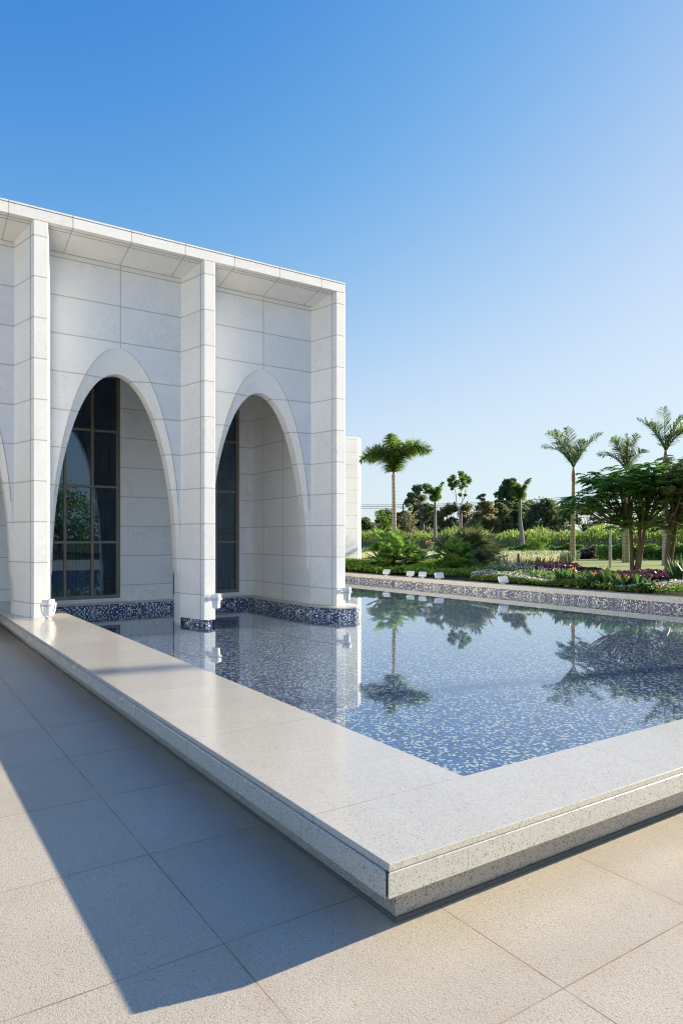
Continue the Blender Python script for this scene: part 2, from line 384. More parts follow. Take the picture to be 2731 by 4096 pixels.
M['euca_d'] = leafmat('dark_eucalypt_leaf', (0.066, 0.10, 0.048), (0.15, 0.19, 0.085), 0.38)  # dark green lightened too, for haze over the tree line
M['brown'] = leafmat('olive_brown_leaf', (0.115, 0.115, 0.045), (0.235, 0.22, 0.09), 0.4)  # olive brown also lightened in place of distance haze
M['hedge'] = leafmat('hedge_leaf', (0.045, 0.115, 0.02), (0.12, 0.23, 0.038), 0.4)
M['cover'] = leafmat('ground_cover_leaf', (0.05, 0.13, 0.018), (0.17, 0.28, 0.04), 0.4)
M['cane'] = leafmat('cane_leaf', (0.075, 0.145, 0.025), (0.20, 0.28, 0.065), 0.45)
M['straw'] = leafmat('variegated_grass', (0.22, 0.26, 0.11), (0.50, 0.50, 0.28), 0.4)
M['sage'] = leafmat('grey_green_blade', (0.07, 0.11, 0.06), (0.18, 0.23, 0.13), 0.3)
M['purple'] = leafmat('purple_leaf', (0.03, 0.012, 0.024), (0.10, 0.036, 0.06), 0.25, rough=0.3)
M['strel'] = leafmat('strelitzia_leaf', (0.028, 0.075, 0.024), (0.075, 0.15, 0.042), 0.3, rough=0.3)
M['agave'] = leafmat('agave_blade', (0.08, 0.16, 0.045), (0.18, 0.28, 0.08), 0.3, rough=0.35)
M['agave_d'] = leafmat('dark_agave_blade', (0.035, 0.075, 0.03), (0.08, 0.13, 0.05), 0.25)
M['orange'] = leafmat('orange_petal', (0.75, 0.18, 0.02), (0.9, 0.32, 0.03), 0.4)
M['petal'] = leafmat('white_lilac_petal', (0.68, 0.62, 0.66), (0.85, 0.84, 0.80), 0.35)
M['pink'] = leafmat('pink_petal', (0.75, 0.12, 0.16), (0.8, 0.3, 0.3), 0.35)
M['palmbark'] = bark('grey_palm_trunk', (0.40, 0.355, 0.29), (0.29, 0.25, 0.20), 0.17)
M['palmbark_y'] = bark('yellow_palm_trunk', (0.34, 0.30, 0.17), (0.22, 0.20, 0.10), 0.19)
M['shaft_g'] = plain('green_crownshaft', (0.13, 0.19, 0.06), 0.5)
M['shaft_r'] = plain('reddish_crownshaft', (0.22, 0.12, 0.07), 0.6)
M['bark'] = bark('brown_bark', (0.15, 0.11, 0.075), (0.09, 0.065, 0.045))
M['bark_p'] = bark('pale_bark', (0.34, 0.31, 0.26), (0.22, 0.19, 0.155))
M['fibre'] = bark('fibrous_palm_stem', (0.10, 0.06, 0.035), (0.05, 0.032, 0.022), 0.05)
t = NT('mown_lawn'); p = t.pos()
c = t.mix(t.noise(p, 0.8, 4), (0.22, 0.28, 0.085), (0.33, 0.36, 0.14)); c = t.mix(t.ramp(t.noise(p, 35, 3), [(0.4, 0.0), (0.7, 0.5)]), c, (0.12, 0.17, 0.045))
M['lawn'] = t.fin(c, 0.9, 0.2)
t = NT('soil_and_grass'); p = t.pos()
M['soil'] = t.fin(t.mix(t.noise(p, 0.6, 5), (0.045, 0.05, 0.025), (0.085, 0.085, 0.04)), 0.95, 0.1)
M['hill'] = plain('wooded_hill', (0.10, 0.13, 0.10), 0.95, 0.1, vary=0.2, sc=0.01)
#==SETTING==
# ------------------------------------------------------------------ ground, plaza, pool, water
G = 0.27                                             # level of the planted garden
WL = 0.0                                             # water level
FX = 13.0                                            # inner face of the far coping
b = MB(); b.quad((-4000, -4000, -0.32), (4000, -4000, -0.32), (4000, 4000, -0.32), (-4000, 4000, -0.32))
tag(b.build('ground', M['soil']), kind='structure')
b = MB(); b.quad((-60, -60, 0), (FX + 0.5, -60, 0), (FX + 0.5, 0.4, 0), (-60, 0.4, 0)); b.quad((-60, 0.4, 0), (0.4, 0.4, 0), (0.4, 60, 0), (-60, 60, 0))
tag(b.build('plaza_paving', M['paving']), kind='structure')
b = MB(); b.quad((FX + 0.33, -3500, G), (3600, -3500, G), (3600, 3600, G), (FX + 0.33, 3600, G))
b.quad((6.4, 21, G), (FX + 0.33, 21, G), (FX + 0.33, 3600, G), (6.4, 3600, G))
tag(b.build('garden_ground', M['soil']), kind='structure')
b = MB(); b.quad((0.5, 0.3, WL), (FX + 0.05, 0.3, WL), (FX + 0.05, 20.9, WL), (0.5, 20.9, WL))
tag(b.build('water', M['water']), kind='structure')

pool = empty('reflecting_pool', 'long shallow reflecting pool with speckled granite rim and blue mosaic floor', 'pool', (0, 0, 0))
CT = 0.337
CW, CF = 0.945, 0.577                                # widths of the left and front rim
PR = 45.0
b = MB()
Rm = [(0, 0), (PR, 0), (PR, CF), (CW, CF), (CW, 13.04), (0, 13.04)]
b.prism([(x + (0.012 if x == 0 else 0), y + (0.012 if y == 0 else 0)) for x, y in Rm[:1]] + [(PR, 0.012), (PR, CF), (CW, CF), (CW, 13.04), (0.012, 13.04)], 0.306, CT)
b.build('coping', M['coping'], pool, bevel=0.003, seg=1)
# bright chamfer groove and fascia slabs under the coping, mitred at the corner
b = MB()
b.prism([(0.006, 0.012), (PR, 0.0), (PR, 0.10), (0.10, 0.10)], 0.198, 0.3045)
b.prism([(0.0, 0.018), (0.094, 0.112), (0.094, 13.04), (0.0, 13.04)], 0.198, 0.3045)
b.build('fascia', M['fascia'], pool, bevel=0.006, seg=1)
b = MB(); b.prism([(0.022, 0.024), (PR, 0.024), (PR, 0.4), (0.4, 0.4), (0.4, 13.0), (0.022, 13.0)], 0.199, 0.3057); b.build('bedding', M['seam'], pool)
b = MB(); b.prism([(0.164, 0.164), (PR, 0.164), (PR, 0.5), (0.5, 0.5), (0.5, 13.0), (0.164, 13.0)], -0.02, 0.1895); b.build('plinth', M['plinth'], pool)
b = MB(); b.tube([(0.16, 13, 0.008), (0.158, 0.158, 0.008), (PR, 0.16, 0.008)], 0.012, 6); b.build('sealant_bead', M['seam'], pool)
b = MB(); b.prism([(0.5, 0.5), (PR, 0.5), (PR, CF - 0.02), (CW - 0.02, CF - 0.02), (CW - 0.02, 13.04), (0.5, 13.04)], -0.30, 0.305); b.build('rim_wall', M['mosaic'], pool)
b = MB(); b.quad((0.5, 0.4, -0.13), (FX + 0.1, 0.4, -0.13), (FX + 0.1, 20.9, -0.13), (0.5, 20.9, -0.13)); b.build('floor', M['mosaic'], pool)
b = MB(); b.prism([(FX, -14), (FX + 0.36, -14), (FX + 0.36, 21.3), (FX, 21.3)], 0.150, 0.277); b.prism([(FX - 8.0, 20.9), (FX - 0.0, 20.9), (FX - 0.0, 21.3), (FX - 8.0, 21.3)], 0.150, 0.277)
b.build('far_coping', M['fargran'], pool, bevel=0.006)
b = MB(); b.box(FX + 0.03, FX + 0.3, -14, 21.2, -0.3, 0.1495); b.box(FX - 8, FX, 20.94, 21.2, -0.3, 0.1495); b.build('far_mosaic_wall', M['mosaic_far'], pool)

# ------------------------------------------------------------------ the arcaded building
bld = empty('marble_building', 'white marble building with tall pointed arches between slender piers beside the pool', 'building', (0, 0, 0))
YF, YW = 9.59, 10.30                                  # front of the piers, wall of the bays
PER, PW, SP = 2.85, 0.212, 0.175                      # bay period, pier width, splay
ZT, ZS, ZSB = 6.832, 6.628, 6.47                      # top, underside of cornice, soffit at the wall
HX = [-8.20 + PER * k for k in range(6)]              # left edges of the piers
HX = [0.35 + PER * (k - 3) for k in range(6)]
XE = HX[5] + PW                                       # right end of the building
def hfun(zap, pts):
    q = np.array([zap - z for z, h in pts]); y = np.array([h * h for z, h in pts])
    A = np.stack([q, q ** 2, q ** 3], 1); co, *_ = np.linalg.lstsq(A, y, rcond=None)
    return lambda z: float(min(1.135, math.sqrt(max(0.0, co @ np.array([zap - z, (zap - z) ** 2, (zap - z) ** 3]))))) if zap - z < 3.6 else 1.135
ZA, ZI = 4.985, 4.54
ho = hfun(ZA, [(4.874, .22), (4.704, .38), (4.468, .557), (4.2, .686), (3.8, .822), (3.4, .925), (3.0, 1.0), (2.6, 1.05), (2.2, 1.09), (1.6, 1.12)])
hi = hfun(ZI, [(4.4, .285), (4.2, .455), (3.8, .667), (3.4, .807), (3.0, .912), (2.6, .985), (2.2, 1.022), (1.7, 1.075), (1.2, 1.10)])
def zcurve(z0, zap, n=46):
    s = np.linspace(0, 1, n); return z0 + (zap - z0) * (1 - (1 - s) ** 1.9)
def pier_base(k): return CT if k == 3 else (0.112 if k == 4 else (0.21 if k == 5 else 0.0))
for k, x in enumerate(HX):
    z0 = pier_base(k); last = k == 5
    b = MB(); yb = 10.62
    xr = x + PW
    F_ = [(x, YF), (xr, YF)] + ([(xr, 10.62)] if last else [(xr + SP, YW), (xr + SP, yb)]) + [(x - SP, yb), (x - SP, YW)]
    b.prism(F_, z0, ZS - 0.004)
    o = b.build('pier', M['fin'], bld, bevel=0.006, seg=2)
    # thin vertical joint set back from the front edge, on the splayed faces
    j = MB(); fx = 0.155
    for s_, xa in ((-1, x), (1, xr)):
        if last and s_ > 0: continue
        xa2 = xa + s_ * SP * fx; ya = YF + (YW - YF) * fx
        j.box(xa2 - 0.007, xa2 + 0.007, ya - 0.007, ya + 0.007, z0 + 0.01, ZS - 0.03)
    j.build('pier_joint', M['jg'], o)
    if k == 4:
        m_ = MB(); m_.prism([(p[0] + (0.05 if p[0] < x + 0.1 else -0.05), p[1] + (0.045 if p[1] < 9.7 else 0)) for p in F_], -0.3, z0 - 0.001); m_.build('mosaic_plinth', M['mosaic_wall'], bld)
for k in range(5):
    xl, xr = HX[k] + PW + SP, HX[k + 1] - SP; cx = (xl + xr) / 2
    z0 = -0.05
    zo = zcurve(z0, ZA); zi = zcurve(z0, ZI); n = len(zo)
    b = MB()
    for s_ in (-1, 1):
        xe = xl if s_ < 0 else xr
        for i in range(n - 1):
            q = [(xe, YW, zo[i]), (cx + s_ * ho(zo[i]), YW, zo[i]), (cx + s_ * ho(zo[i + 1]), YW, zo[i + 1]), (xe, YW, zo[i + 1])]
            b.quad(*(q if s_ < 0 else q[::-1]))
            q = [(xe, YW + .32, zi[i]), (cx + s_ * hi(zi[i]), YW + .32, zi[i]), (cx + s_ * hi(zi[i + 1]), YW + .32, zi[i + 1]), (xe, YW + .32, zi[i + 1])]
            b.quad(*(q if s_ > 0 else q[::-1]))
    b.quad((xl, YW, ZA), (xr, YW, ZA), (xr, YW, ZSB + .2), (xl, YW, ZSB + .2)); b.quad((xr, YW + .32, ZI), (xl, YW + .32, ZI), (xl, YW + .32, ZSB + .2), (xr, YW + .32, ZSB + .2))
    pan = b.build('arch_wall', M['wall'], bld)
    b = MB(); g_ = MB()
    for s_ in (-1, 1):
        for i in range(n - 1):
            def P(h, zz, j, y, dx=0.0): return (cx + s_ * (h(zz[j]) + dx), y, zz[j])
            q = [P(ho, zo, i, YW), P(hi, zi, i, YW + .10), P(hi, zi, i + 1, YW + .10), P(ho, zo, i + 1, YW)]
            b.quad(*(q if s_ < 0 else q[::-1]))
            q = [P(hi, zi, i, YW + .10), P(hi, zi, i, YW + .32), P(hi, zi, i + 1, YW + .32), P(hi, zi, i + 1, YW + .10)]
            b.quad(*(q if s_ < 0 else q[::-1]))
            if zo[i] > 2.1:
                q = [P(ho, zo, i, YW - .002, -.004), P(ho, zo, i, YW - .002, .010), P(ho, zo, i + 1, YW - .002, .010 if i + 2 < n else .0), P(ho, zo, i + 1, YW - .002, -.004 if i + 2 < n else 0)]
                g_.quad(*(q if s_ > 0 else q[::-1]))
    ar = b.build('archivolt', M['arch'], bld); g_.build('archivolt_joint', M['jg'], ar)
    # soffit of the bay, sloping up to the cornice
    b = MB(); b.quad((HX[k] + PW, YF, ZS), (HX[k] + PW + SP, YW, ZSB), (HX[k + 1] - SP, YW, ZSB), (HX[k + 1], YF, ZS))
    o = b.build('soffit', M['soffit'], bld)
    j = MB()
    for fx in (0.11, 0.21):
        y_ = YF + (YW - YF) * fx; z_ = ZS + (ZSB - ZS) * fx - .002; j.box(HX[k] + PW + SP * fx, HX[k + 1] - SP * fx, y_ - .006, y_ + .006, z_ - .003, z_ + .003)
    j.box(HX[k] + PW + SP, HX[k + 1] - SP, YW - .012, YW + .004, ZSB - .006, ZSB + .003)
    j.build('soffit_joint', M['jg'], o)
XL = HX[0]
b = MB(); b.box(XL, XE, YF - 0.002, 30, ZS, ZT - 0.035); b.box(XL, XE + 0.004, YF - 0.010, 30, ZT - 0.030, ZT); b.build('cornice', M['cornice'], bld, bevel=0.004, seg=1)
b = MB(); b.box(XL, XE, YF + 0.01, 29.9, ZT - 0.034, ZT - 0.031); b.build('cornice_seam', M['seam'], bld)
b = MB(); b.box(XL, XE, YF + 0.4, 29.6, ZT + .002, ZT + 0.02); b.build('roof', M['roof'], bld)
# corridor behind the arches
YB = 13.10
WX = [HX[k] + PW / 2 + PER / 2 for k in range(5)]     # window axes
WO = -0.045
b = MB()
for k in range(5):
    x0, x1 = (HX[k] + PW / 2 if k else XL), (HX[k + 1] + PW / 2 if k < 4 else 5.87)
    wl, wr = WX[k] + WO - .80, WX[k] + WO + .865
    b.quad((x0, YB, .15), (wl, YB, .15), (wl, YB, 6.6), (x0, YB, 6.6)); b.quad((wr, YB, .15), (x1, YB, .15), (x1, YB, 6.6), (wr, YB, 6.6))
    b.quad((wl, YB, .15), (wr, YB, .15), (wr, YB, .29), (wl, YB, .29)); b.quad((wl, YB, 6.31), (wr, YB, 6.31), (wr, YB, 6.6), (wl, YB, 6.6))
    for xx, sg in ((wl, 1), (wr, -1)): b.quad((xx, YB, .29), (xx, YB + .16, .29), (xx, YB + .16, 6.31), (xx, YB, 6.31))
    b.quad((wl, YB, 6.31), (wr, YB, 6.31), (wr, YB + .16, 6.31), (wl, YB + .16, 6.31))
b.build('back_wall', M['back'], bld)
b = MB(); b.quad((5.87, 10.62, 0.18), (5.87, YB, 0.18), (5.87, YB, 6.6), (5.87, 10.62, 6.6)); b.quad((XE, 10.62, 0.18), (XE, 29.9, 0.18), (XE, 29.9, 6.63), (XE, 10.62, 6.63)); b.build('end_wall', M['end'], bld)
b = MB(); b.quad((XL, 10.5, 6.45), (XE, 10.5, 6.45), (XE, YB + .2, 6.45), (XL, YB + .2, 6.45)); b.build('corridor_ceiling', M['roof'], bld)
b = MB(); b.box(XL, XE - .01, YB + .9, YB + 1.0, 0, 6.6); b.box(XL - .01, XL + .1, YF + .1, 29.9, 0, 6.6); b.build('inner_wall', M['dark'], bld)
b = MB(); b.box(.2, CW - .01, 10.7, YB - .001, 0.0, CT - .003); b.build('corridor_floor', M['coping'], bld)
# mosaic ledge along the back wall, the end wall and round the corner pier
LE = [(CW + .002, 12.90), (5.62, 12.90), (5.64, 10.8), (5.71, 9.96), (5.81, 9.65), (5.90, 9.285), (6.32, 9.262), (6.62, 9.55), (6.62, 30), (5.9, 30), (5.9, YB + .02), (CW + .002, YB + .02)]
b = MB(); b.prism(LE, 0.178, 0.21); b.build('ledge', M['ledge'], bld, bevel=0.004, seg=1)
LI = [(x + (.02 if x < 6 and i else 0) - (.02 if x > 6.5 else 0), y + (.02 if y < 13 else 0)) for i, (x, y) in enumerate(LE)]
b = MB(); b.prism(LI, -0.3, 0.1775); b.build('mosaic_ledge', M['mosaic_wall'], bld)
ZH = [0.345, 1.508, 2.71, 3.915, 5.11, 6.28]
def window(cx):
    wn_ = MB(); y0, y1 = YB + .035, YB + .10
    L, Rr = cx - .797, cx + .862
    wn_.box(L, L + .075, y0, y1 + .02, .292, 6.308); wn_.box(Rr - .075, Rr, y0, y1 + .02, .292, 6.308)
    wn_.box(L + .075, Rr - .075, y0, y1, .292, .365); wn_.box(L + .075, Rr - .075, y0, y1, 6.25, 6.308)
    xs = [L + .075, cx - .277, cx + .277, Rr - .075]
    for x in xs[1:3]: wn_.box(x - .026, x + .026, y0 - .002, y1, .365, 6.25)
    for z in ZH[1:5]:
        for i in range(3):
            wn_.box(xs[i] + (.026 if i else 0), xs[i + 1] - (.026 if i < 2 else 0), y0, y1, z - .026, z + .026)
    wroot = bpy.data.objects.new('window', None); COL.objects.link(wroot); wroot.parent = bld
    wn_.build('window_frame', M['bronze'], wroot)
    s = MB(); s.box(L - .05, Rr + .05, YB - .03, YB + .034, .255, .288); s.build('window_sill', M['white'], wroot)
    p_ = MB(); p_.quad((L + .05, y1 - .02, .34), (Rr - .05, y1 - .02, .34), (Rr - .05, y1 - .02, 6.28), (L + .05, y1 - .02, 6.28)); p_.build('pane', M['glass'], wroot)
    o_ = MB(); yo = y1 + .10
    o_.quad((L, yo, .30), (Rr, yo, .30), (Rr, yo, 6.3), (L, yo, 6.3)); o_.build('opal_panel', M['opal'], wroot)
    c = MB(); yc = yo - .012
    def bar(pts, r=.0045): c.tube([(x, yc, z) for x, z in pts], r, 4)
    for i in range(3):
        a, e = xs[i] + .04, xs[i + 1] - .09
        nv = 6; st = (e - a) / nv
        for row in range(5):
            z0, z1 = ZH[row] + .03, ZH[row + 1] - .03
            rows = [z0 + (z1 - z0) * f for f in ((.36, .80) if row == 3 or row == 4 else (.15, .72))]
            if row == 0: rows = []
            for q in range(nv + 1): bar([(a + q * st, z0), (a + q * st, z1)], .0035 if q % 2 else .005)
            for zr in rows:
                bar([(a, zr), (e, zr)], .006)
                for q in range(0, nv, 2):
                    m_ = a + (q + 1) * st
                    bar([(m_, zr + .17), (m_ + st * .35, zr + .09), (m_ + st, zr)]); bar([(m_, zr + .17), (m_ - st * .35, zr + .09), (m_ - st, zr)])
                    bar([(m_, zr - .17), (m_ + st * .35, zr - .09), (m_ + st, zr)]); bar([(m_, zr - .17), (m_ - st * .35, zr - .09), (m_ - st, zr)])
                    bar([(m_ - st * .6, zr + .055), (m_, zr), (m_ + st * .6, zr - .055)], .003); bar([(m_ - st * .6, zr - .055), (m_, zr), (m_ + st * .6, zr + .055)], .003)
    c.build('lead_cames', M['lead'], wroot)
    return wroot
w0 = window(WX[0] + WO)
for k in range(1, 5):
    c = copy_tree(w0, bld); c.location = (PER * k, 0, 0)

# ------------------------------------------------------------------ the white wing further back
px, py, _ = at(1431, 32.1); qx, qy, _ = at(1454.5, 32.1 * 1.006)
wing = empty('white_pavilion', 'plain white marble block with chamfered corner standing back in the garden behind the arcade', 'building', (px, py, G))
b = MB()
WH = 6.33; c45 = 0.62
poly = [(px - 9, py), (px, py), (px + c45, py + c45), (px + c45, py + 14), (px - 9, py + 14)]
poly = [(x - px, y - py) for x, y in poly]
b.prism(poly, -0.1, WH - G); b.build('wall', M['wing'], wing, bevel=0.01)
b = MB(); b.prism([(x * 0.99 - .05, y * 0.99 + .05) for x, y in poly], WH - G + .001, WH - G + .03); b.build('roof', M['roof'], wing)

# ------------------------------------------------------------------ spotlights
def spot(name, label, loc, mode):
    r = empty(name, label, 'spotlight', loc, 0, 'round white spotlights at the foot of the piers')
    # local frame: barrel upright about z, its middle at (0,0,zc)
    zc = 0.175 if mode == 'floor' else 0.0
    yo = 0 if mode == 'floor' else -0.285
    c = (0, yo, zc)
    b = MB(); b.lathe([(0.055, -.125), (0.066, -.12), (0.074, -.02), (0.080, .018)], c, 28); b.lathe([(0.066, .018), (0.066, .052)], c, 28)
    b.lathe([(0.084, .052), (0.090, .058), (0.093, .125), (0.088, .13), (0.083, .13), (0.080, .11)], c, 28); b.build('barrel', M['white'], r, smooth=True, flat=35)
    b = MB()
    for i in range(26):
        a = 2 * math.pi * i / 26; x, y = .070 * math.cos(a), .070 * math.sin(a); b.box(x - .004, x + .004, y + yo - .004, y + yo + .004, zc + .017, zc + .053)
        b.box(.078 * math.cos(a) - .003, .078 * math.cos(a) + .003, .078 * math.sin(a) + yo - .003, .078 * math.sin(a) + yo + .003, zc + .017, zc + .053)
    b.build('cooling_rib', M['white'], r)
    b = MB()
    if mode == 'floor':
        pts = [(math.cos(a) * .108, 0.0, zc + .035 + (math.sin(a) * .19 if a < 0 else 0)) for a in np.linspace(0, -math.pi, 17)]
        b.tube([(.108, 0, zc + .075)] + pts + [(-.108, 0, zc + .075)], .011, 8)
        for s_ in (-1, 1): b.tube([(s_ * .118, 0, zc + .035), (s_ * .075, 0, zc + .035)], .013, 8)
        b.build('yoke', M['white'], r, smooth=True)
        b = MB(); b.lathe([(.045, 0), (.05, .004), (.05, .012), (.03, .02), (.024, .034)], (0, 0, 0), 20); b.build('base', M['white'], r, smooth=True, flat=30)
        b = MB(); b.tube([(0.0, .0, .045), (.02, -.05, .025), (.04, -.02, .012), (.03, .03, .012)], .005, 6); b.build('cable', M['black'], r)
    else:
        pts = [(math.cos(a) * .105, yo + .03 + math.sin(a) * .10, zc + .035) for a in np.linspace(0, math.pi, 13)]
        b.tube([(.105, yo - .01, zc + .035)] + pts + [(-.105, yo - .01, zc + .035)], .013, 8)
        for s_ in (-1, 1): b.tube([(s_ * .118, yo, zc + .035), (s_ * .075, yo, zc + .035)], .016, 8)
        b.build('yoke', M['white'], r, smooth=True)
        b = MB(); b.lathe([(.048, 0), (.048, .012), (.02, .016), (.02, .07), (.05, .08), (.055, .10), (.05, .125), (.015, .15), (.012, .19)], (0, 0, .035), 20, (0, -1, 0)); b.build('wall_mount', M['white'], r, smooth=True, flat=30)
        b = MB(); b.tube([(-.02, yo, zc - .12), (-.018, yo - .01, zc - .16), (0, yo - .01, zc - .172), (.018, yo - .01, zc - .16), (.02, yo, zc - .12)], .005, 6); b.build('cable', M['black'], r)
    return r
sx, sy, _ = at(193, 10.72); spot('spotlight', 'white round spotlight in a U bracket standing on the granite rim before the nearest pier', (sx, sy, CT), 'floor')
spot('spotlight', 'white round spotlight bolted to the middle pier that stands in the water', (HX[4] + .105, YF - .001, .475), 'wall')
spot('spotlight', 'white round spotlight bolted to the corner pier above the mosaic ledge', (HX[5] + .06, YF - .001, .475), 'wall')

def flood(label, u, v, yaw, s=1.0):
    d_ = (FX + .17 + 1.612) / (FW[0] + RT[0] * (u - CX) / F); x, y, _ = at(u, d_); s *= .86
    r = empty('floodlight', label, 'floodlight', (x, y, .278), yaw, 'square white floodlights along the far pool edge')
    b = MB(); b.box(-.05, .05, -.03, .03, 0, .02); b.box(-.045, -.03, -.02, .02, .02, .11); b.box(.03, .045, -.02, .02, .02, .11); b.build('bracket', M['white'], r)
    A = R(38)                                         # face looks up and forward (local -y)
    def W(x, y, z): return (x * s, (y * math.cos(A) - z * math.sin(A)) * -1 * s, (y * math.sin(A) + z * math.cos(A)) * s + .125)
    def bx(x0, x1, y0, y1, z0, z1):
        m = MB(); m.box(x0, x1, y0, y1, z0, z1); m.v = [W(*p) for p in m.v]; m.f = [f[::-1] for f in m.f]; return m
    b = bx(-.17, .17, -.03, .03, -.115, .115); b.build('housing', M['white'], r, bevel=.012)
    b = bx(-.14, .14, .0305, .033, -.088, .088); b.build('lens', plain('frosted_lens', (.62, .63, .62), .3) if 'lens' not in M else M['lens'], r); M.setdefault('lens', bpy.data.materials.get('frosted_lens'))
    for i in range(7):
        x = -.13 + i * .0433; b = bx(x - .004, x + .004, -.055, -.0302, -.09, .09) if i == 0 else MB().add(b.v + bx(x - .004, x + .004, -.055, -.0302, -.09, .09).v, b.f + [tuple(k + len(b.v) for k in f) for f in bx(x - .004, x + .004, -.055, -.0302, -.09, .09).f])
    b.build('heat_sink', M['white'], r)
flood('small white floodlight tilted away, first from the arcade on the far rim', 1546, 2297, R(-60), .9)
flood('white floodlight tilted up, leftmost of the close pair on the far rim', 1641, 2305, R(-55), .9)
flood('white floodlight tilted up, rightmost of the close pair on the far rim', 1690, 2309, R(-55), .9)
flood('white floodlight facing the pool, on the far rim below the dark fan palm', 1756, 2312.5, R(-25))
flood('white floodlight facing the pool, nearest to the white flowers on the far rim', 2012, 2331.5, R(-20))
#==GARDEN==
# ------------------------------------------------------------------ garden: builders
def unit(a): return a / np.maximum(np.linalg.norm(a, axis=-1, keepdims=True), 1e-9)
def rdir(n): return unit(rng.normal(size=(n, 3)))
def leaves(name, C, L, W, mat, parent=None, adir=None, spread=1.0, flat=0.0):
    """n diamond leaves about the points C"""
    C = np.asarray(C, float); n = len(C)
    a = rdir(n) * spread + (0 if adir is None else adir); a = unit(a)
    if flat: a[:, 2] *= (1 - flat); a = unit(a)
    nrm = rdir(n) * (1 - flat) + np.array([0, 0, 1]) * flat
    b = unit(np.cross(a, nrm)); k = unit(np.cross(b, a))
    L = np.broadcast_to(L, (n,))[:, None] * rng.uniform(.7, 1.25, (n, 1)); W = np.broadcast_to(W, (n,))[:, None] * rng.uniform(.75, 1.2, (n, 1))
    V = np.stack([C - a * L / 2, C + b * W / 2 + k * W * .12, C + a * L / 2, C - b * W / 2 + k * W * .12], 1).reshape(-1, 3)
    f = np.arange(n * 4).reshape(n, 4)
    return raw_mesh(name, V, [np.concatenate([f[:, [0, 1, 2]], f[:, [0, 2, 3]]])], mat, parent, uv=False)
def blade_arrays(B, D, L, W, droop=0.25, side=None):
    """tapering strap leaves: base points B, directions D"""
    B = np.asarray(B, float); n = len(B); D = unit(np.asarray(D, float)); L = np.broadcast_to(L, (n,))[:, None]; W = np.broadcast_to(W, (n,))[:, None]
    s = unit(np.cross(D, np.array([0, 0, 1.0]) + rng.normal(size=(n, 3)) * .35)) if side is None else side
    dr = np.array([0, 0, -1.0]) * L * droop
    m1 = B + D * L * .4; m2 = B + D * L * .75 + dr * .35; tp = B + D * L + dr
    V = np.stack([B - s * W * .3, B + s * W * .3, m1 + s * W * .5, m1 - s * W * .5, m2 + s * W * .36, m2 - s * W * .36, tp], 1)
    f = np.arange(n)[:, None] * 7
    return V.reshape(-1, 3), [f + np.array([[0, 1, 2, 3]]), f + np.array([[3, 2, 4, 5]])], [f + np.array([[5, 4, 6]])]
def blades(name, B, D, L, W, mat, parent=None, droop=0.25):
    V, q, t_ = blade_arrays(B, D, L, W, droop); return raw_mesh(name, V, [np.concatenate(q), np.concatenate(t_)], mat, parent, uv=False)
def bez(p0, p1, p2, n):
    t_ = np.linspace(0, 1, n)[:, None]; return (1 - t_) ** 2 * p0 + 2 * t_ * (1 - t_) * p1 + t_ ** 2 * p2, unit(2 * (1 - t_) * (p1 - p0) + 2 * t_ * (p2 - p1))
def frond(base, ctrl, tip, ll, n=46, plume=False, roll=0.0, lw=0.045, droop=0.2, vee=0.35):
    """one feather frond: rachis and leaflets -> V, quads, tris"""
    base, ctrl, tip = (np.asarray(p, float) for p in (base, ctrl, tip))
    P, T = bez(base, ctrl, tip, n)
    up = np.array([0, 0, 1.0]) + FW * 1e-3
    s = unit(np.cross(T, up)); u = unit(np.cross(s, T))
    cr, sr = math.cos(roll), math.sin(roll); s, u = s * cr + u * sr, u * cr - s * sr
    tt = np.linspace(0, 1, n); prof = np.clip(np.sin(np.pi * ((0.26 if plume else 0.10) + (0.66 if plume else 0.83) * tt)) ** .75, .12, 1) * ll
    Bs, Ds, Ls = [], [], []
    for sg in (-1, 1):
        for rep in range(5 if plume else 1):
            ph = rng.uniform(-1.5, 1.5, n) if plume else rng.normal(vee, .16, n)
            lean = rng.uniform(.2, .6, n) if plume else .55 + .35 * tt + rng.normal(0, .06, n)
            dd = s * sg * np.cos(ph)[:, None] + u * np.sin(ph)[:, None] + T * lean[:, None]
            k = slice(int(n * (.04 if plume else .10)), n)
            Bs.append(P[k]); Ds.append(dd[k]); Ls.append((prof * rng.uniform(.8, 1.1, n))[k])
    V, q, t_ = blade_arrays(np.concatenate(Bs), np.concatenate(Ds), np.concatenate(Ls), lw, droop)
    m = MB(); m.tube(P[::5], list(np.linspace(.03, .006, len(P[::5]))), 5)
    rv = np.array(m.v); o = len(V); rq = np.array([f for f in m.f if len(f) == 4]) + o
    return np.concatenate([V, rv]), [*q, rq], t_
def merge(parts):
    V, Q, T_, o = [], [], [], 0
    for v, q, t_ in parts:
        V.append(v); Q += [x + o for x in q]; T_ += [x + o for x in t_]; o += len(v)
    return np.concatenate(V), [np.concatenate(Q), np.concatenate(T_)]
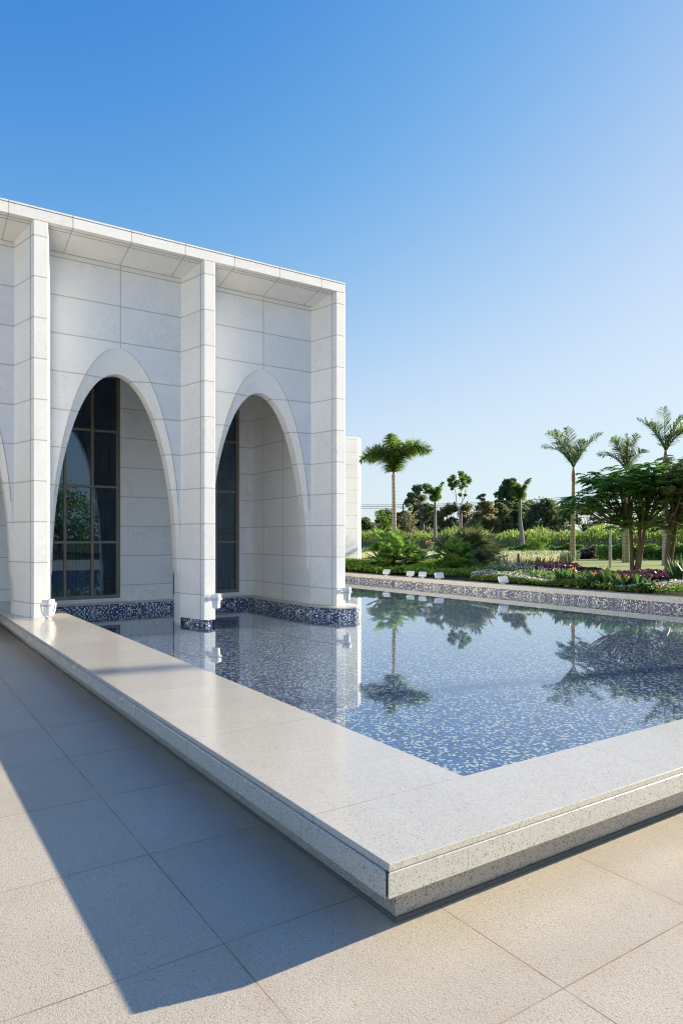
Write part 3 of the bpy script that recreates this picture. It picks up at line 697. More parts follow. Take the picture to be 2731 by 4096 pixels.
def palm(label, u, d, z0, rb, rt, ztop, fronds, ll, mat, bark_, shaft, hs, group, du_top=0.0, plume=False, lw=.045, extra=6, n=46, bulge=1.35, cat='palm tree'):
    """fronds: tips as (sideways m, up m, depth m) from the top of the crownshaft"""
    x, y, _ = at(u, d, z0); r = empty('palm_tree', label, cat, (x, y, z0), 0, group)
    top = RT * du_top
    H = ztop - z0 - hs
    b = MB(); zs = np.linspace(0, H, 12); b.tube([(top[0] * (z / H) ** 1.5, top[1] * (z / H) ** 1.5, z) for z in zs], [rb * 1.12 if i == 0 else rb + (rt - rb) * (z / H) ** (1.1 if bulge > 1 else .7) for i, z in enumerate(zs)], 14)
    b.build('trunk', bark_, r, smooth=True)
    if hs:
        b = MB(); b.lathe([(rt * 1.05, 0), (rt * bulge, hs * .22), (rt * 1.1, hs * .6), (rt * .55, hs)], (top[0], top[1], H - .02), 12); b.build('crownshaft', shaft, r, smooth=True)
    c0 = np.array([top[0], top[1], H + hs * .9]); parts = []
    for f in fronds:
        tip = c0 + cdir(*f[:3]); lift = f[3] if len(f) > 3 else 1.0
        ctrl = c0 + cdir(f[0] * .38, f[1] * .55 + lift * .42 * np.linalg.norm(f[:3]), f[2] * .38)
        parts.append(frond(c0, ctrl, tip, ll, n, plume, f[4] if len(f) > 4 else rng.uniform(-.5, .5), lw))
    v, pl = merge(parts); raw_mesh('crown', v, pl, mat, r, uv=False)
    return r
def limbs(b, p, dr, L, rad, depth, tips, spread=.6, up=.25, n=3, shrink=.72, wob=.12):
    p = np.asarray(p, float); dr = unit(np.asarray(dr, float)); pts = [p]; q = p.copy(); dd = dr.copy()
    for i in range(4):
        dd = unit(dd + rng.normal(size=3) * wob + np.array([0, 0, up * .12])); q = q + dd * L / 4; pts.append(q.copy())
    b.tube(pts, list(np.linspace(rad, rad * .62, 5)), 6 if depth > 1 else 4)
    if depth == 0: tips.append((q, dd)); return
    for i in range(n):
        a = unit(dd + rng.normal(size=3) * spread + np.array([0, 0, up]))
        limbs(b, pts[3] if i == 0 and n > 2 else q, a, L * shrink * rng.uniform(.8, 1.2), rad * .58, depth - 1, tips, spread, up, n, shrink, wob)
def tree(label, u, d, z0, ztop, wid, mat, bark_, group, leaf=.28, nl=3200, trunk=.16, bare=.3, blobs=26, rad=.22, lean=0.0, dens=1.0, shape=1.0, u_top=0.0, cat='tree', stems=1, flat=0.1):
    """broad-leaved tree: forked trunk, leaf clumps spread through the crown's volume, gaps between them"""
    x, y, _ = at(u, d, z0); r = empty('tree', label, cat, (x, y, z0), 0, group); H = ztop - z0
    zc0 = H * bare; C = []
    b = MB()
    cen = []
    for i in range(blobs):
        t_ = (i + .5) / blobs; zz = zc0 + (H - zc0) * (.06 + .9 * t_)
        w_ = wid / 2 * max(.18, math.sin(math.pi * min(.97, (.12 + .83 * t_) ** shape))) ** .8
        a = rng.uniform(0, 2 * math.pi); rr = w_ * math.sqrt(rng.uniform(.05, 1))
        cen.append(np.array([rr * math.cos(a), rr * math.sin(a), zz]) + RT * u_top * t_)
    tops = []
    for s_ in range(stems):
        o = RT * ((s_ - (stems - 1) / 2) * trunk * 2.2)
        hh = H * (bare + .25); sh = RT * (u_top * .4 + rng.normal(0, .15)); pts = [o + sh * f + np.array([0, 0, hh * f]) + rng.normal(size=3) * trunk * (.4 if 0 < f else 0) for f in (0, .25, .5, .75, 1)]
        b.tube(pts, list(np.linspace(trunk, trunk * .6, 5)), 9); tops.append((pts[3], pts[4]))
    for i, c in enumerate(cen):
        a, e = tops[i % stems]; p0 = a + (e - a) * rng.uniform(-.6, 1); p0 = p0 if p0[2] < c[2] else a * .7
        mid = (p0 + c) / 2 + rng.normal(size=3) * wid * .05 + np.array([0, 0, .05 * H])
        b.tube([p0, mid, c], [trunk * .38, trunk * .22, trunk * .08], 5)
        m = int(nl / blobs * dens * rng.uniform(.5, 1.4)); rr = rad * wid * rng.uniform(.55, 1.15)
        g = rdir(m) * (rng.uniform(0, 1, (m, 1)) ** .45) * rr * np.array([1.15, 1.15, .72]); C.append(c + g)
    b.build('trunk', bark_, r, smooth=True)
    leaves('crown', np.concatenate(C), leaf, leaf * .55, mat, r, flat=flat)
    return r
def region(n, corners):
    """random ground points in a quad given as four (column, depth) corners"""
    p = [np.array(at(u, d)) for u, d in corners]; s, t_ = rng.uniform(0, 1, (2, n, 1))
    return (p[0] * (1 - s) + p[1] * s) * (1 - t_) + (p[3] * (1 - s) + p[2] * s) * t_
def dv(v, z=G): return (1.6 - z) * F / (v - HY)       # distance of a ground point seen on photo row v
def ok(p): return p[(p[:, 0] > FX + .40)]
def lumpy(p, h, f=1.3):                               # uneven height over a bed
    return h * (.72 + .28 * np.sin(p[:, 0] * f + 1.3 * np.sin(p[:, 1] * f * .7)) * np.cos(p[:, 1] * f * 1.1 + p[:, 0] * .4))

# ------------------------------------------------------------------ beds of planting nobody could count
lw_ = [at(2150, dv(2236)), at(3700, dv(2236)), at(3900, dv(2330)), at(2330, dv(2300))]
b = MB(); b.quad(*[(x, y, G + .006) for x, y, z in lw_][::-1]); tag(b.build('lawn', M['lawn']), kind='structure')
def stuff(o, label, cat): return tag(o, label, cat, kind='stuff')
def bed(name, label, cat, corners, n, h, leaf, mat, wf=.55, flat=.3, f=1.3):
    p = ok(np.concatenate([region(n // len(corners), c) for c in corners])); p[:, 2] = G + lumpy(p, h, f) * rng.uniform(.15, 1, len(p)) ** .6
    return stuff(leaves(name, p, leaf, leaf * wf, mat, flat=flat), label, cat)
bed('ground_cover', 'bright green leafy ground cover along the far rim by the fan palms', 'ground cover', [[(1340, 22.6), (1990, 22.0), (1990, 35), (1340, 35)], [(1340, 25), (1700, 24), (1800, 31), (1340, 33)]], 26000, .46, .16, M['cover'])
bed('ground_cover', 'low dark ground cover under the hedges before the fence', 'ground cover', [[(1440, 46), (2340, 46), (2400, 60), (1440, 60)]], 9000, .55, .22, M['hedge'])
p = region(15000, [(1400, 34.5), (2160, 33), (2330, 47), (1400, 50)]); p[:, 2] = G
stuff(blades('variegated_grass', p, np.array([0, 0, 1.0]) + RT * .25 + rng.normal(size=(len(p), 3)) * .28, rng.uniform(.4, .72, len(p)), .045, M['straw'], droop=.18), 'pale variegated ornamental grass glowing in the sun', 'grass')
p = region(1600, [(2080, 38), (2300, 38), (2330, 47), (2100, 48)]); p[:, 2] = G
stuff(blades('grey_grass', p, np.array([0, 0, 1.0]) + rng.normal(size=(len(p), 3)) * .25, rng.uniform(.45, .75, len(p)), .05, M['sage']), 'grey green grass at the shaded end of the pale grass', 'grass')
bed('purple_ground_cover', 'dark purple leafy ground cover between the lawn and the flowers', 'ground cover', [[(2130, 22.5), (2300, 20.5), (2310, 29.5), (2140, 30)], [(2300, 20), (2460, 18.8), (2440, 23.5), (2310, 27)], [(2440, 18.3), (2980, 17.5), (2980, 22.3), (2440, 22.8)]], 26000, .34, .15, M['purple'])
bed('purple_ground_cover', 'small purple patch behind the tall ringed palm', 'ground cover', [[(2180, 43), (2385, 43), (2385, 47), (2200, 47)]], 5000, .50, .2, M['purple'])
bed('flower_bed_foliage', 'light green low foliage of the flower bed along the pool', 'ground cover', [[(1880, 21.4), (2330, 16.8), (2330, 18.5), (1900, 23.5)], [(2330, 14.5), (3400, 10), (3400, 17.3), (2330, 18.3)], [(2330, 14.5), (3400, 10), (3400, 14), (2330, 16)]], 24000, .26, .10, M['lime'], f=2.2)
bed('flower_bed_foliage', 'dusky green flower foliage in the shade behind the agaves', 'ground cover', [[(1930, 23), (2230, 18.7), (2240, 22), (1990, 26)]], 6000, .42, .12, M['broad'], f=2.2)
def petals(label, corners, n, h, sz, mat):
    p = ok(np.concatenate([region(n // len(corners), c) for c in corners])); p[:, 2] = G + lumpy(p, h, 2.2) * rng.uniform(.85, 1.15, len(p)) + .02
    keep = rng.uniform(0, 1, len(p)) < .55 + .45 * np.sin(p[:, 0] * 2.7 + p[:, 1] * 1.9)
    return stuff(leaves('flower_carpet', p[keep], sz, sz * .9, mat, flat=.75), label, 'flowers')
petals('carpet of small white and lilac flowers by the pool rim', [[(1880, 21.2), (2330, 16.8), (2330, 18), (1900, 22.4)], [(2330, 14.8), (3400, 10.4), (3400, 17), (2330, 17.6)], [(2430, 14.8), (3400, 10.4), (3400, 16), (2430, 17)], [(2430, 14.8), (3400, 10.4), (3400, 16), (2430, 17)]], 9500, .29, .062, M['petal'])
petals('scattered white flowers in the shade behind the agaves', [[(1930, 23), (2230, 18.7), (2240, 22), (1990, 26)]], 1100, .47, .06, M['petal'])
# tall cane beyond the fence
p = np.concatenate([region(9000, [(1380, 66), (2900, 66), (2900, 72), (1380, 72)]), region(9000, [(1380, 72), (2900, 72), (2900, 80), (1380, 80)])]); p[:, 2] = G
uu = (p - CAM) @ RT / ((p - CAM) @ FW) * F + CX
hh = 2.05 + .22 * np.sin(uu / 47) + .18 * np.sin(uu / 19 + 1) + .35 * np.clip((uu - 2150) / 300, 0, 1)
p[:, 2] += hh * rng.uniform(.0, .75, len(p)) ** .7
stuff(blades('cane', p, np.array([0, 0, 1.0]) + rng.normal(size=(len(p), 3)) * .42, hh * rng.uniform(.28, .48, len(p)), .085, M['cane'], droop=.3), 'tall pale green cane grass growing behind the picket fence', 'cane')
p = region(5000, [(1380, 66), (2900, 66), (2900, 80), (1380, 80)]); p[:, 2] = G + rng.uniform(.2, 1.5, len(p))
stuff(leaves('undergrowth', p, .55, .2, M['hedge']), 'dark undergrowth at the foot of the cane', 'undergrowth')

# ------------------------------------------------------------------ fence, hedges, lamps, signs
fx_, fy_, _ = at(1400, 62, G); fen = empty('picket_fence', 'grey steel picket fence with spiked tops between garden and cane', 'fence', (fx_, fy_, G), -YAW)
FL = (2950 - 1400) * 62 / F
b = MB()
x = 0.0; k = 0
while x < FL:
    b.box(x - .018, x + .018, -.012, .012, 0, 1.06 + .015 * math.sin(k * 1.7)); x += .128; k += 1
b.build('pickets', M['fence'], fen)
b = MB(); b.box(0, FL, .014, .04, .88, .93); b.box(0, FL, .014, .04, .15, .20); b.build('rail', M['fence'], fen)
for i in range(13):
    b = MB(); xx = 1.1 + i * 2.72; b.box(xx - .045, xx + .045, .042, .11, 0, 1.15); b.build('post', M['fence'], fen)
def hedge(label, u0, u1, d, h, dep, mat, n, leaf=.13):
    x, y, _ = at((u0 + u1) / 2, d, G); L = (u1 - u0) * d / F
    r = empty('hedge', label, 'hedge', (x, y, G), -YAW)
    p = np.stack([rng.uniform(-L / 2, L / 2, n), rng.uniform(-dep / 2, dep / 2, n), rng.uniform(0, 1, n) ** .7], 1)
    hh = h * (.86 + .10 * np.sin(p[:, 0] * 1.9) + .09 * np.sin(p[:, 0] * 4.3 + 1) + .05 * np.sin(p[:, 0] * 9))
    p[:, 2] *= hh; p[:, 1] *= 1 - .35 * (p[:, 2] / h) ** 3
    leaves('foliage', p, leaf, leaf * .6, mat, r, adir=np.array([0, 0, .5]))
    for i in range(max(2, int(L / 1.2))):
        b = MB(); xx = -L / 2 + (i + .5) * L / max(2, int(L / 1.2)); b.tube([(xx, 0, 0), (xx + .05, .05, h * .5), (xx - .04, 0, h * .75)], [.03, .022, .01], 5); b.build('stem', M['bark'], r)
    return r
hedge('tall dense green hedge across the back of the lawn', 2395, 2980, 41.6, 1.06, 1.3, M['hedge'], 15000)
hedge('low green hedge before the fence, behind the ringed palm', 2200, 2330, 50, .92, 1.0, M['hedge'], 3600)
hedge('low green hedge before the fence, left of the yellowish shrub', 2035, 2140, 52, .86, .9, M['hedge'], 3000)
hedge('low clipped hedge by the white pavilion and the blue panel', 1440, 1560, 45, .75, 1.0, M['hedge'], 3400)
hedge('dark rounded hedge joining the tall hedge beside the lamp post', 2325, 2410, 44, .86, 1.0, M['euca_d'], 2600)
tree('loose yellow green shrub growing up against the fence', 2150, 48, G, 1.78, 1.9, M['cover'], M['bark'], None, leaf=.14, nl=1800, trunk=.04, bare=.05, blobs=22, rad=.2, cat='shrub', stems=3)
def lamp(label, u, d, zt, head2=True):
    x, y, _ = at(u, d, G); r = empty('lamp_post', label, 'lamp post', (x, y, G), -YAW)
    b = MB(); b.lathe([(.07, 0), (.07, .9), (.08, .92), (.08, .98), (.042, 1.02), (.034, zt - G)], (0, 0, 0), 12); b.build('pole', M['steel'], r, smooth=True, flat=30)
    b = MB(); b.lathe([(.04, -.1), (.30, -.03), (.32, .0), (.30, .03), (.05, .05)], (-.0, 0, zt - G), 20); b.build('lamp_head', M['steel'], r, smooth=True, flat=30)
    if head2:
        b = MB(); b.tube([(0, 0, zt - G - .75), (-.22, 0, zt - G - .70)], .02, 6); b.lathe([(.04, -.08), (.16, -.03), (.16, .03), (.05, .05)], (-.25, 0, zt - G - .68), 14); b.build('side_lamp', M['steel'], r, smooth=True, flat=30)
lamp('grey steel lamp post with a flat disc head at the edge of the purple bed', 2440, dv(2272), zat(2016, dv(2272)))
lamp('distant grey lamp post rising behind the dark fan palm', 1846, 56, zat(2046, 56), False)
x, y, _ = at(2073, dv(2262)); r = empty('bollard_light', 'short black bollard light with a pale cap in the flower bed', 'bollard', (x, y, G))
b = MB(); b.lathe([(.055, 0), (.055, .54)], (0, 0, 0), 14); b.build('post', M['black'], r, smooth=True, flat=30)
b = MB(); b.lathe([(.056, .541), (.058, .575), (.05, .585)], (0, 0, 0), 14); b.build('cap', M['steel'], r, smooth=True, flat=30)
red = plain('red_sign_ring', (.55, .03, .03), .4); blk = plain('sign_black', (.01, .01, .01), .5); blu = plain('sign_blue', (.05, .09, .32), .5)
def text(s, size, loc, mat, parent, name='lettering'):
    c = bpy.data.curves.new(name, 'FONT'); c.body = s; c.size = size; c.align_x = 'CENTER'; c.align_y = 'CENTER'; c.extrude = .002; c.materials.append(mat); c.offset = .008
    tmp = bpy.data.objects.new(name, c); COL.objects.link(tmp); bpy.context.view_layer.update()
    me = bpy.data.meshes.new_from_object(tmp.evaluated_get(bpy.context.evaluated_depsgraph_get())); bpy.data.objects.remove(tmp)
    o = bpy.data.objects.new(name, me); COL.objects.link(o); o.parent = parent; o.location = loc; o.rotation_euler = (R(90), 0, 0); return o
def roadsign(label, u, v, d, txt, rr):
    x, y, _ = at(u, d, G); z = zat(v, d) - G; r = empty('speed_sign', label, 'road sign', (x, y, G), -YAW)
    b = MB(); b.lathe([(.03, 0), (.03, z + rr * .6)], (0, .02, 0), 8); b.build('post', M['steel'], r)
    b = MB(); b.lathe([(rr, 0), (rr, .012)], (0, -.012, z), 28, (0, -1, 0)); b.build('ring', red, r)
    b = MB(); b.lathe([(rr * .82, 0), (rr * .82, .004)], (0, -.0245, z), 28, (0, -1, 0)); b.build('face', M['white'], r)
    text(txt, rr * 1.15, (0, -.031, z), blk, r, 'number')
roadsign('round 60 speed sign with a red ring, right of the lamp post before the fence', 2477, 2181, 61, '60', .165)
roadsign('round speed sign half sunk behind the hedge, left of the lamp post', 2408, 2188, 61, '60', .165)
x, y, _ = at(2704, 61.4, G); r = empty('notice_board', 'small white notice board in two halves on the fence at the right edge', 'sign', (x, y, G), -YAW)
b = MB(); b.box(-.18, -.012, -.02, 0, .66, .99); b.box(.012, .18, -.02, 0, .66, .99); b.build('panel', M['white'], r)
b = MB(); b.box(-.03, .03, 0, .03, 0, .97); b.build('post', M['steel'], r)
x, y, _ = at(1462, 64, G); r = empty('notice_board', 'blue and white board behind the fence next to the white pavilion', 'sign', (x, y, G), -YAW)
b = MB(); b.box(-.75, .45, -.02, .0, .12, .50); b.build('panel', M['white'], r); b = MB(); b.box(-.75, .45, -.021, .001, .502, .62); b.box(-.6, .3, -.026, -.0205, .16, .40); b.build('blue_band', blu, r); b = MB(); b.box(-.5, -.44, .001, .05, 0, .6); b.build('post', M['steel'], r); b = MB(); b.box(.2, .26, .001, .05, 0, .6); b.build('post', M['steel'], r)
x, y, _ = at(1719, 46, G); r = empty('flower_pot', 'grey white pot of pink and red flowers standing behind the pale grass', 'flower pot', (x, y, G))
b = MB(); b.lathe([(.12, .38), (.17, .72), (.18, .74), (.16, .75)], (0, 0, 0), 16); b.lathe([(.10, 0), (.10, .379)], (0, 0, 0), 12); b.build('pot', M['steel'], r, smooth=True, flat=30)
leaves('foliage', rdir(220) * .25 * rng.uniform(.3, 1, (220, 1)) + np.array([0, 0, .88]), .12, .07, M['cover'], r)
leaves('blossom', rdir(60) * .30 * rng.uniform(.6, 1, (60, 1)) + np.array([0, 0, .98]), .10, .09, M['pink'], r)

# ------------------------------------------------------------------ palms
palm('foxtail palm with bushy fronds, the tallest tree beside the white pavilion', 1578, 31, G, .118, .078, zat(1890, 31), [
    (-1.50, .55, -.2, 1.75), (1.64, .98, -.2, 1.45), (-.05, 1.75, .25, .35), (-.22, 1.6, -.6, .45), (.25, 1.5, .7, .45), (-1.15, .75, .5, 1.75), (1.25, 1.1, .55, 1.4)],
    .60, M['frond'], M['palmbark'], M['palmbark'], .25, 'palms standing in the garden', du_top=-.05, plume=True, lw=.04, n=44, bulge=1.15)
palm('small palm with a single upswept frond, left of the bare-branched young tree', 1740, 62, G, .19, .12, zat(2000, 62), [
    (-.85, .95, 0, 1.2), (.75, 1.75, 0, .25), (-.30, 1.3, .6, .5), (.3, 1.2, -.6, .5), (.55, .5, .5, .9), (-.5, .3, -.5, .9), (.15, 1.3, .2, .3)], .42, M['frond'], M['palmbark'], M['shaft_g'], 1.3, 'palms standing in the garden', plume=True, lw=.06, n=30, bulge=1.1)
palm('small palm with a leaning frond in front of the eucalypt', 2091, 60, G, .20, .13, zat(1985, 60), [
    (.95, 1.75, 0, .35), (-.75, 1.0, 0, 1.0), (-.3, 1.35, .6, .5), (.35, 1.1, -.6, .5), (.6, .3, .5, 1.1), (-1.0, .3, -.5, 1.2), (-.1, 1.2, .2, .3)], .42, M['frond'], M['palmbark'], M['shaft_g'], 1.9, 'palms standing in the garden', plume=True, lw=.06, n=30, du_top=-.25, bulge=1.1)
palm('slender ringed palm with open fronds rising from the purple bed', 2289, 38.5, G, .155, .085, zat(1866, 38.5), [
    (-1.80, 1.10, -.3, .75, .5), (-1.40, 1.98, .2, .55, -.7), (-.98, 2.10, .4, .3, .9), (1.62, 1.92, .1, .3, .6), (.42, 1.42, -.6, .5, .3), (-.75, 1.55, .9, .5, .4), (.7, 1.1, .9, .9, -.4), (-.35, 2.25, .1, .05, 1.2)],
    .72, M['frond_d'], M['palmbark_y'], M['shaft_r'], .85, 'palms standing in the garden', du_top=.06, lw=.05, n=42)
palm('ringed palm whose trunk stands on the lawn and whose crown clears the flame tree', 2503, 37, G, .20, .10, zat(1880, 37), [
    (-1.60, .85, -.2, .75, .5), (-.75, 1.72, .2, .45, -.8), (-.45, 1.92, .5, .3, .7), (.55, 1.95, -.2, .35, .9), (1.15, 1.15, .2, .6, -.5), (.1, 1.65, -.4, .3, .3), (-.2, 1.3, .8, .6, .4), (.05, 2.0, .1, .05, 1.0)],
    .64, M['frond_d'], M['palmbark_y'], M['shaft_g'], .9, 'palms standing in the garden', du_top=.03, lw=.048, n=40)
palm('tallest ringed palm at the right edge, its fronds spread above the trees', 2662, 33, G, .17, .095, zat(1800, 33), [
    (-1.40, 1.50, -.2, .35, .7), (-.02, 2.12, .2, .1, .9), (1.0, 1.75, .1, .35, .5), (1.3, 1.15, -.4, .6, .6), (.85, .9, .7, .8, .2), (1.75, 1.4, .2, .5, -.6), (-.4, 1.5, .9, .4, .3)],
    .68, M['frond_d'], M['palmbark'], M['shaft_r'], .75, 'palms standing in the garden', lw=.046, n=44, bulge=1.5)
palm('rough dark palm trunk half hidden behind the right-hand flame tree', 2692, 43, G, .20, .17, zat(1990, 43), [
    (-1.4, .6, 0, .9), (1.4, .6, 0, .9), (.3, 1.5, .5, .5), (-.5, 1.2, -.6, .6), (.6, .9, 1.0, .8)], .5, M['frond_d'], M['fibre'], M['shaft_r'], .4, 'palms standing in the garden', lw=.05, n=34, bulge=1.0)
palm('grey palm trunk just behind the lawn palm, seen only below the flame tree', 2494, 55, G, .16, .12, zat(1985, 55), [
    (-1.2, .9, 0, .8), (1.2, .9, 0, .8), (.2, 1.6, .5, .4), (-.4, 1.3, -.6, .5)], .5, M['frond_d'], M['palmbark'], M['shaft_g'], .8, 'palms standing in the garden', lw=.05, n=34)

# ------------------------------------------------------------------ fan palms
def fan_palm(label, u, d, heads, mat, stems, rleaf=.52, nseg=24, npet=11, group='fan palms by the far rim', petl=.55):
    x, y, _ = at(u, d, G); r = empty('fan_palm', label, 'fan palm', (x, y, G), 0, group)
    Bs, Ds, Ls, Sd = [], [], [], []; pm = MB(); sm = MB()
    for (lat, h, dep, sc) in heads:
        c = cdir(lat, h, dep); foot = cdir(lat * .35, 0, dep * .35)
        sm.tube([foot, foot * .4 + c * .6 + np.array([0, 0, -h * .15]), c], [.085, .10, .075], 9)
        for i in range(npet):
            a = 2.4 * i + rng.uniform(-.3, .3); el = math.asin(min(1, max(-1, -.25 + 1.2 * (i + .5) / npet))); 
            dr = np.array([math.cos(a) * math.cos(el), math.sin(a) * math.cos(el), math.sin(el)])
            hub = c + dr * petl * sc * rng.uniform(.85, 1.15); pm.tube([c, (c + hub) / 2 + np.array([0, 0, .04]), hub], .010, 4)
            side = unit(np.cross(dr, np.array([0, 0, 1.0]) + rng.normal(size=3) * .3)); nrm = unit(np.cross(side, dr))
            ang = np.linspace(-1.9, 1.9, nseg) + rng.normal(0, .03, nseg)
            dd = dr * np.cos(ang)[:, None] + side * np.sin(ang)[:, None] + nrm * (.22 * np.abs(ang) / 1.9)[:, None]
            Bs.append(np.repeat(hub[None], nseg, 0)); Ds.append(dd); Ls.append(rleaf * sc * (1 - .28 * (np.abs(ang) / 1.9) ** 2) * rng.uniform(.9, 1.08, nseg)); Sd.append(unit(np.cross(dd, nrm + rng.normal(size=(nseg, 3)) * .25)))
    B_, D_, L_, S_ = map(np.concatenate, (Bs, Ds, Ls, Sd))
    V, q, t_ = blade_arrays(B_, D_, L_, .066, .08, S_); raw_mesh('leaf_fans', V, [np.concatenate(q), np.concatenate(t_)], mat, r, uv=False)
    pm.build('leaf_stalks', mat, r); sm.build('stem', M['fibre'], r, smooth=True); return r
fan_palm('bright green fan palm with several stems, nearest the white pavilion', 1580, 26.2, [(-.20, 1.0, .2, 1.0), (.38, .52, -.2, 1.0), (-.55, .42, .1, .75), (.62, .38, .3, .85)], M['fan'], 4, petl=.45)
fan_palm('low dark green fan palm before the blue grey one, behind the third floodlight', 1812, 24.6, [(-.10, .68, .2, .95), (-.22, .16, -.1, .8), (.30, .22, -.1, .85), (.35, .62, .5, .75)], M['fan'], 4, petl=.42)
fan_palm('tall dusky fan palm forming a dark mound behind the lower one', 1885, 28.0, [(-.1, 1.05, 0, 1.25), (-.65, .9, .3, 1.15), (.45, .75, .2, 1.15), (.65, .36, -.3, .9), (-.2, .65, -.3, 1.0), (.1, .4, .2, .9), (-.7, .4, .2, .9)], M['fan_d'], 5, rleaf=.56, petl=.46)
fan_palm('small spiky young palm at the right foot of the dusky mound', 1930, 25.6, [(0, .30, 0, .75)], M['fan_d'], 1, npet=10)

# ------------------------------------------------------------------ strap-leaved plants along the rim
def clump(name, label, cat, u, d, n, L, W, mat, group, spread=.5, droop=.12, flowers=(), z=G, stem=None):
    x, y, _ = at(u, d, z); r = empty(name, label, cat, (x, y, z), 0, group)
    a = rng.uniform(0, 2 * math.pi, n); t_ = rng.uniform(.15, 1, n) * spread
    D = np.stack([np.cos(a) * t_, np.sin(a) * t_, np.ones(n)], 1); B = np.stack([np.cos(a) * t_ * .10, np.sin(a) * t_ * .10, np.zeros(n)], 1)
    blades('leaves', B, D, L * rng.uniform(.65, 1.08, n), W, mat, r, droop)
    for lat, h in flowers:
        b = MB(); q = cdir(lat, h, rng.uniform(-.15, .15)); b.tube([(0, 0, 0), q * .5 + np.array([0, 0, .06]), q], .010, 5); s = b.build('flower_stalk', M['strel'], r)
        k = 7; dd = RT * rng.uniform(-.6, 1.0, (k, 1)) + np.array([0, 0, 1.0]) + rng.normal(size=(k, 3)) * .25
        blades('flower', np.repeat(q[None], k, 0), dd, rng.uniform(.07, .12, k), .026, M['orange'], s, 0)
    return r
SG = 'bird of paradise plants along the far rim'
for lab, u, v, n, L, fl in (
    ('bird of paradise with an orange bloom, leftmost, next to the bright agave', 2245, 0.0, 22, .50, [(.11, .31)]),
    ('bird of paradise with twin orange blooms high on the left of the row', 2290, 0.15, 24, .54, [(.0, .43), (.06, .45)]),
    ('broad-leaved bird of paradise without bloom, behind the bend of the row', 2335, 0.1, 26, .54, []),
    ('bird of paradise with one leaf lying flat over the rim', 2375, -.05, 22, .48, [(.03, .34)]),
    ('tall bird of paradise with two orange blooms at its tip before the purple bed', 2425, 0.2, 26, .60, [(.05, .50), (-.02, .48)]),
    ('bird of paradise with an orange bloom right of the tall one', 2478, 0.0, 24, .50, [(.03, .29), (.22, .29)]),
    ('dense bird of paradise clump right of the double bloom', 2520, 0.1, 24, .44, []),
    ('bird of paradise with one upright paddle leaf among white flowers', 2562, 0.0, 20, .50, []),
    ('low bird of paradise with an orange bloom at its right, the last of the row', 2598, -.05, 18, .34, [(.10, .17)])):
    clump('bird_of_paradise', lab, 'flowering plant', u, (FX + 2.36 + v) / (FW[0] + RT[0] * (u - CX) / F), n, L * 1.1, .135, M['strel'], SG, .8, .08, fl)
AG = 'agaves behind the pool flowers'
for lab, u, v, n, L, W, m in (
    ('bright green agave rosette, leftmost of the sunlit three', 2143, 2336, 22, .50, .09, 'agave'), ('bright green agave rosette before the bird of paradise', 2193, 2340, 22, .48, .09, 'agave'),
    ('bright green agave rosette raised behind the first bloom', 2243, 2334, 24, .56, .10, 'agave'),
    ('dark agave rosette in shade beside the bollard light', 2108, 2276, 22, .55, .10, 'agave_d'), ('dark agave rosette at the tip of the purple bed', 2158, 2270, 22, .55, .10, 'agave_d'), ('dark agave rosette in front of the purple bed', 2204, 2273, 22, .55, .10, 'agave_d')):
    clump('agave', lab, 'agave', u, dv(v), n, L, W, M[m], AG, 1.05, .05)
clump('sword_leaf_plant', 'grey green plant with stiff sword leaves behind the last floodlight', 'plant', 2020, dv(2315), 26, .85, .075, M['sage'], None, .6, .04)
clump('sword_leaf_plant', 'low broad-bladed grey green plant left of the last floodlight', 'plant', 1950, dv(2318), 12, .55, .12, M['sage'], None, 1.1, .05)
clump('iris_clump', 'big clump of upright iris leaves at the right edge of the flower bed', 'plant', 2712, dv(2352), 60, 1.0, .05, M['strel'], None, .5, .1)
clump('iris_clump', 'iris leaves leaning over the white flowers, just outside the big clump', 'plant', 2775, dv(2362), 44, .9, .05, M['strel'], None, .55, .12)

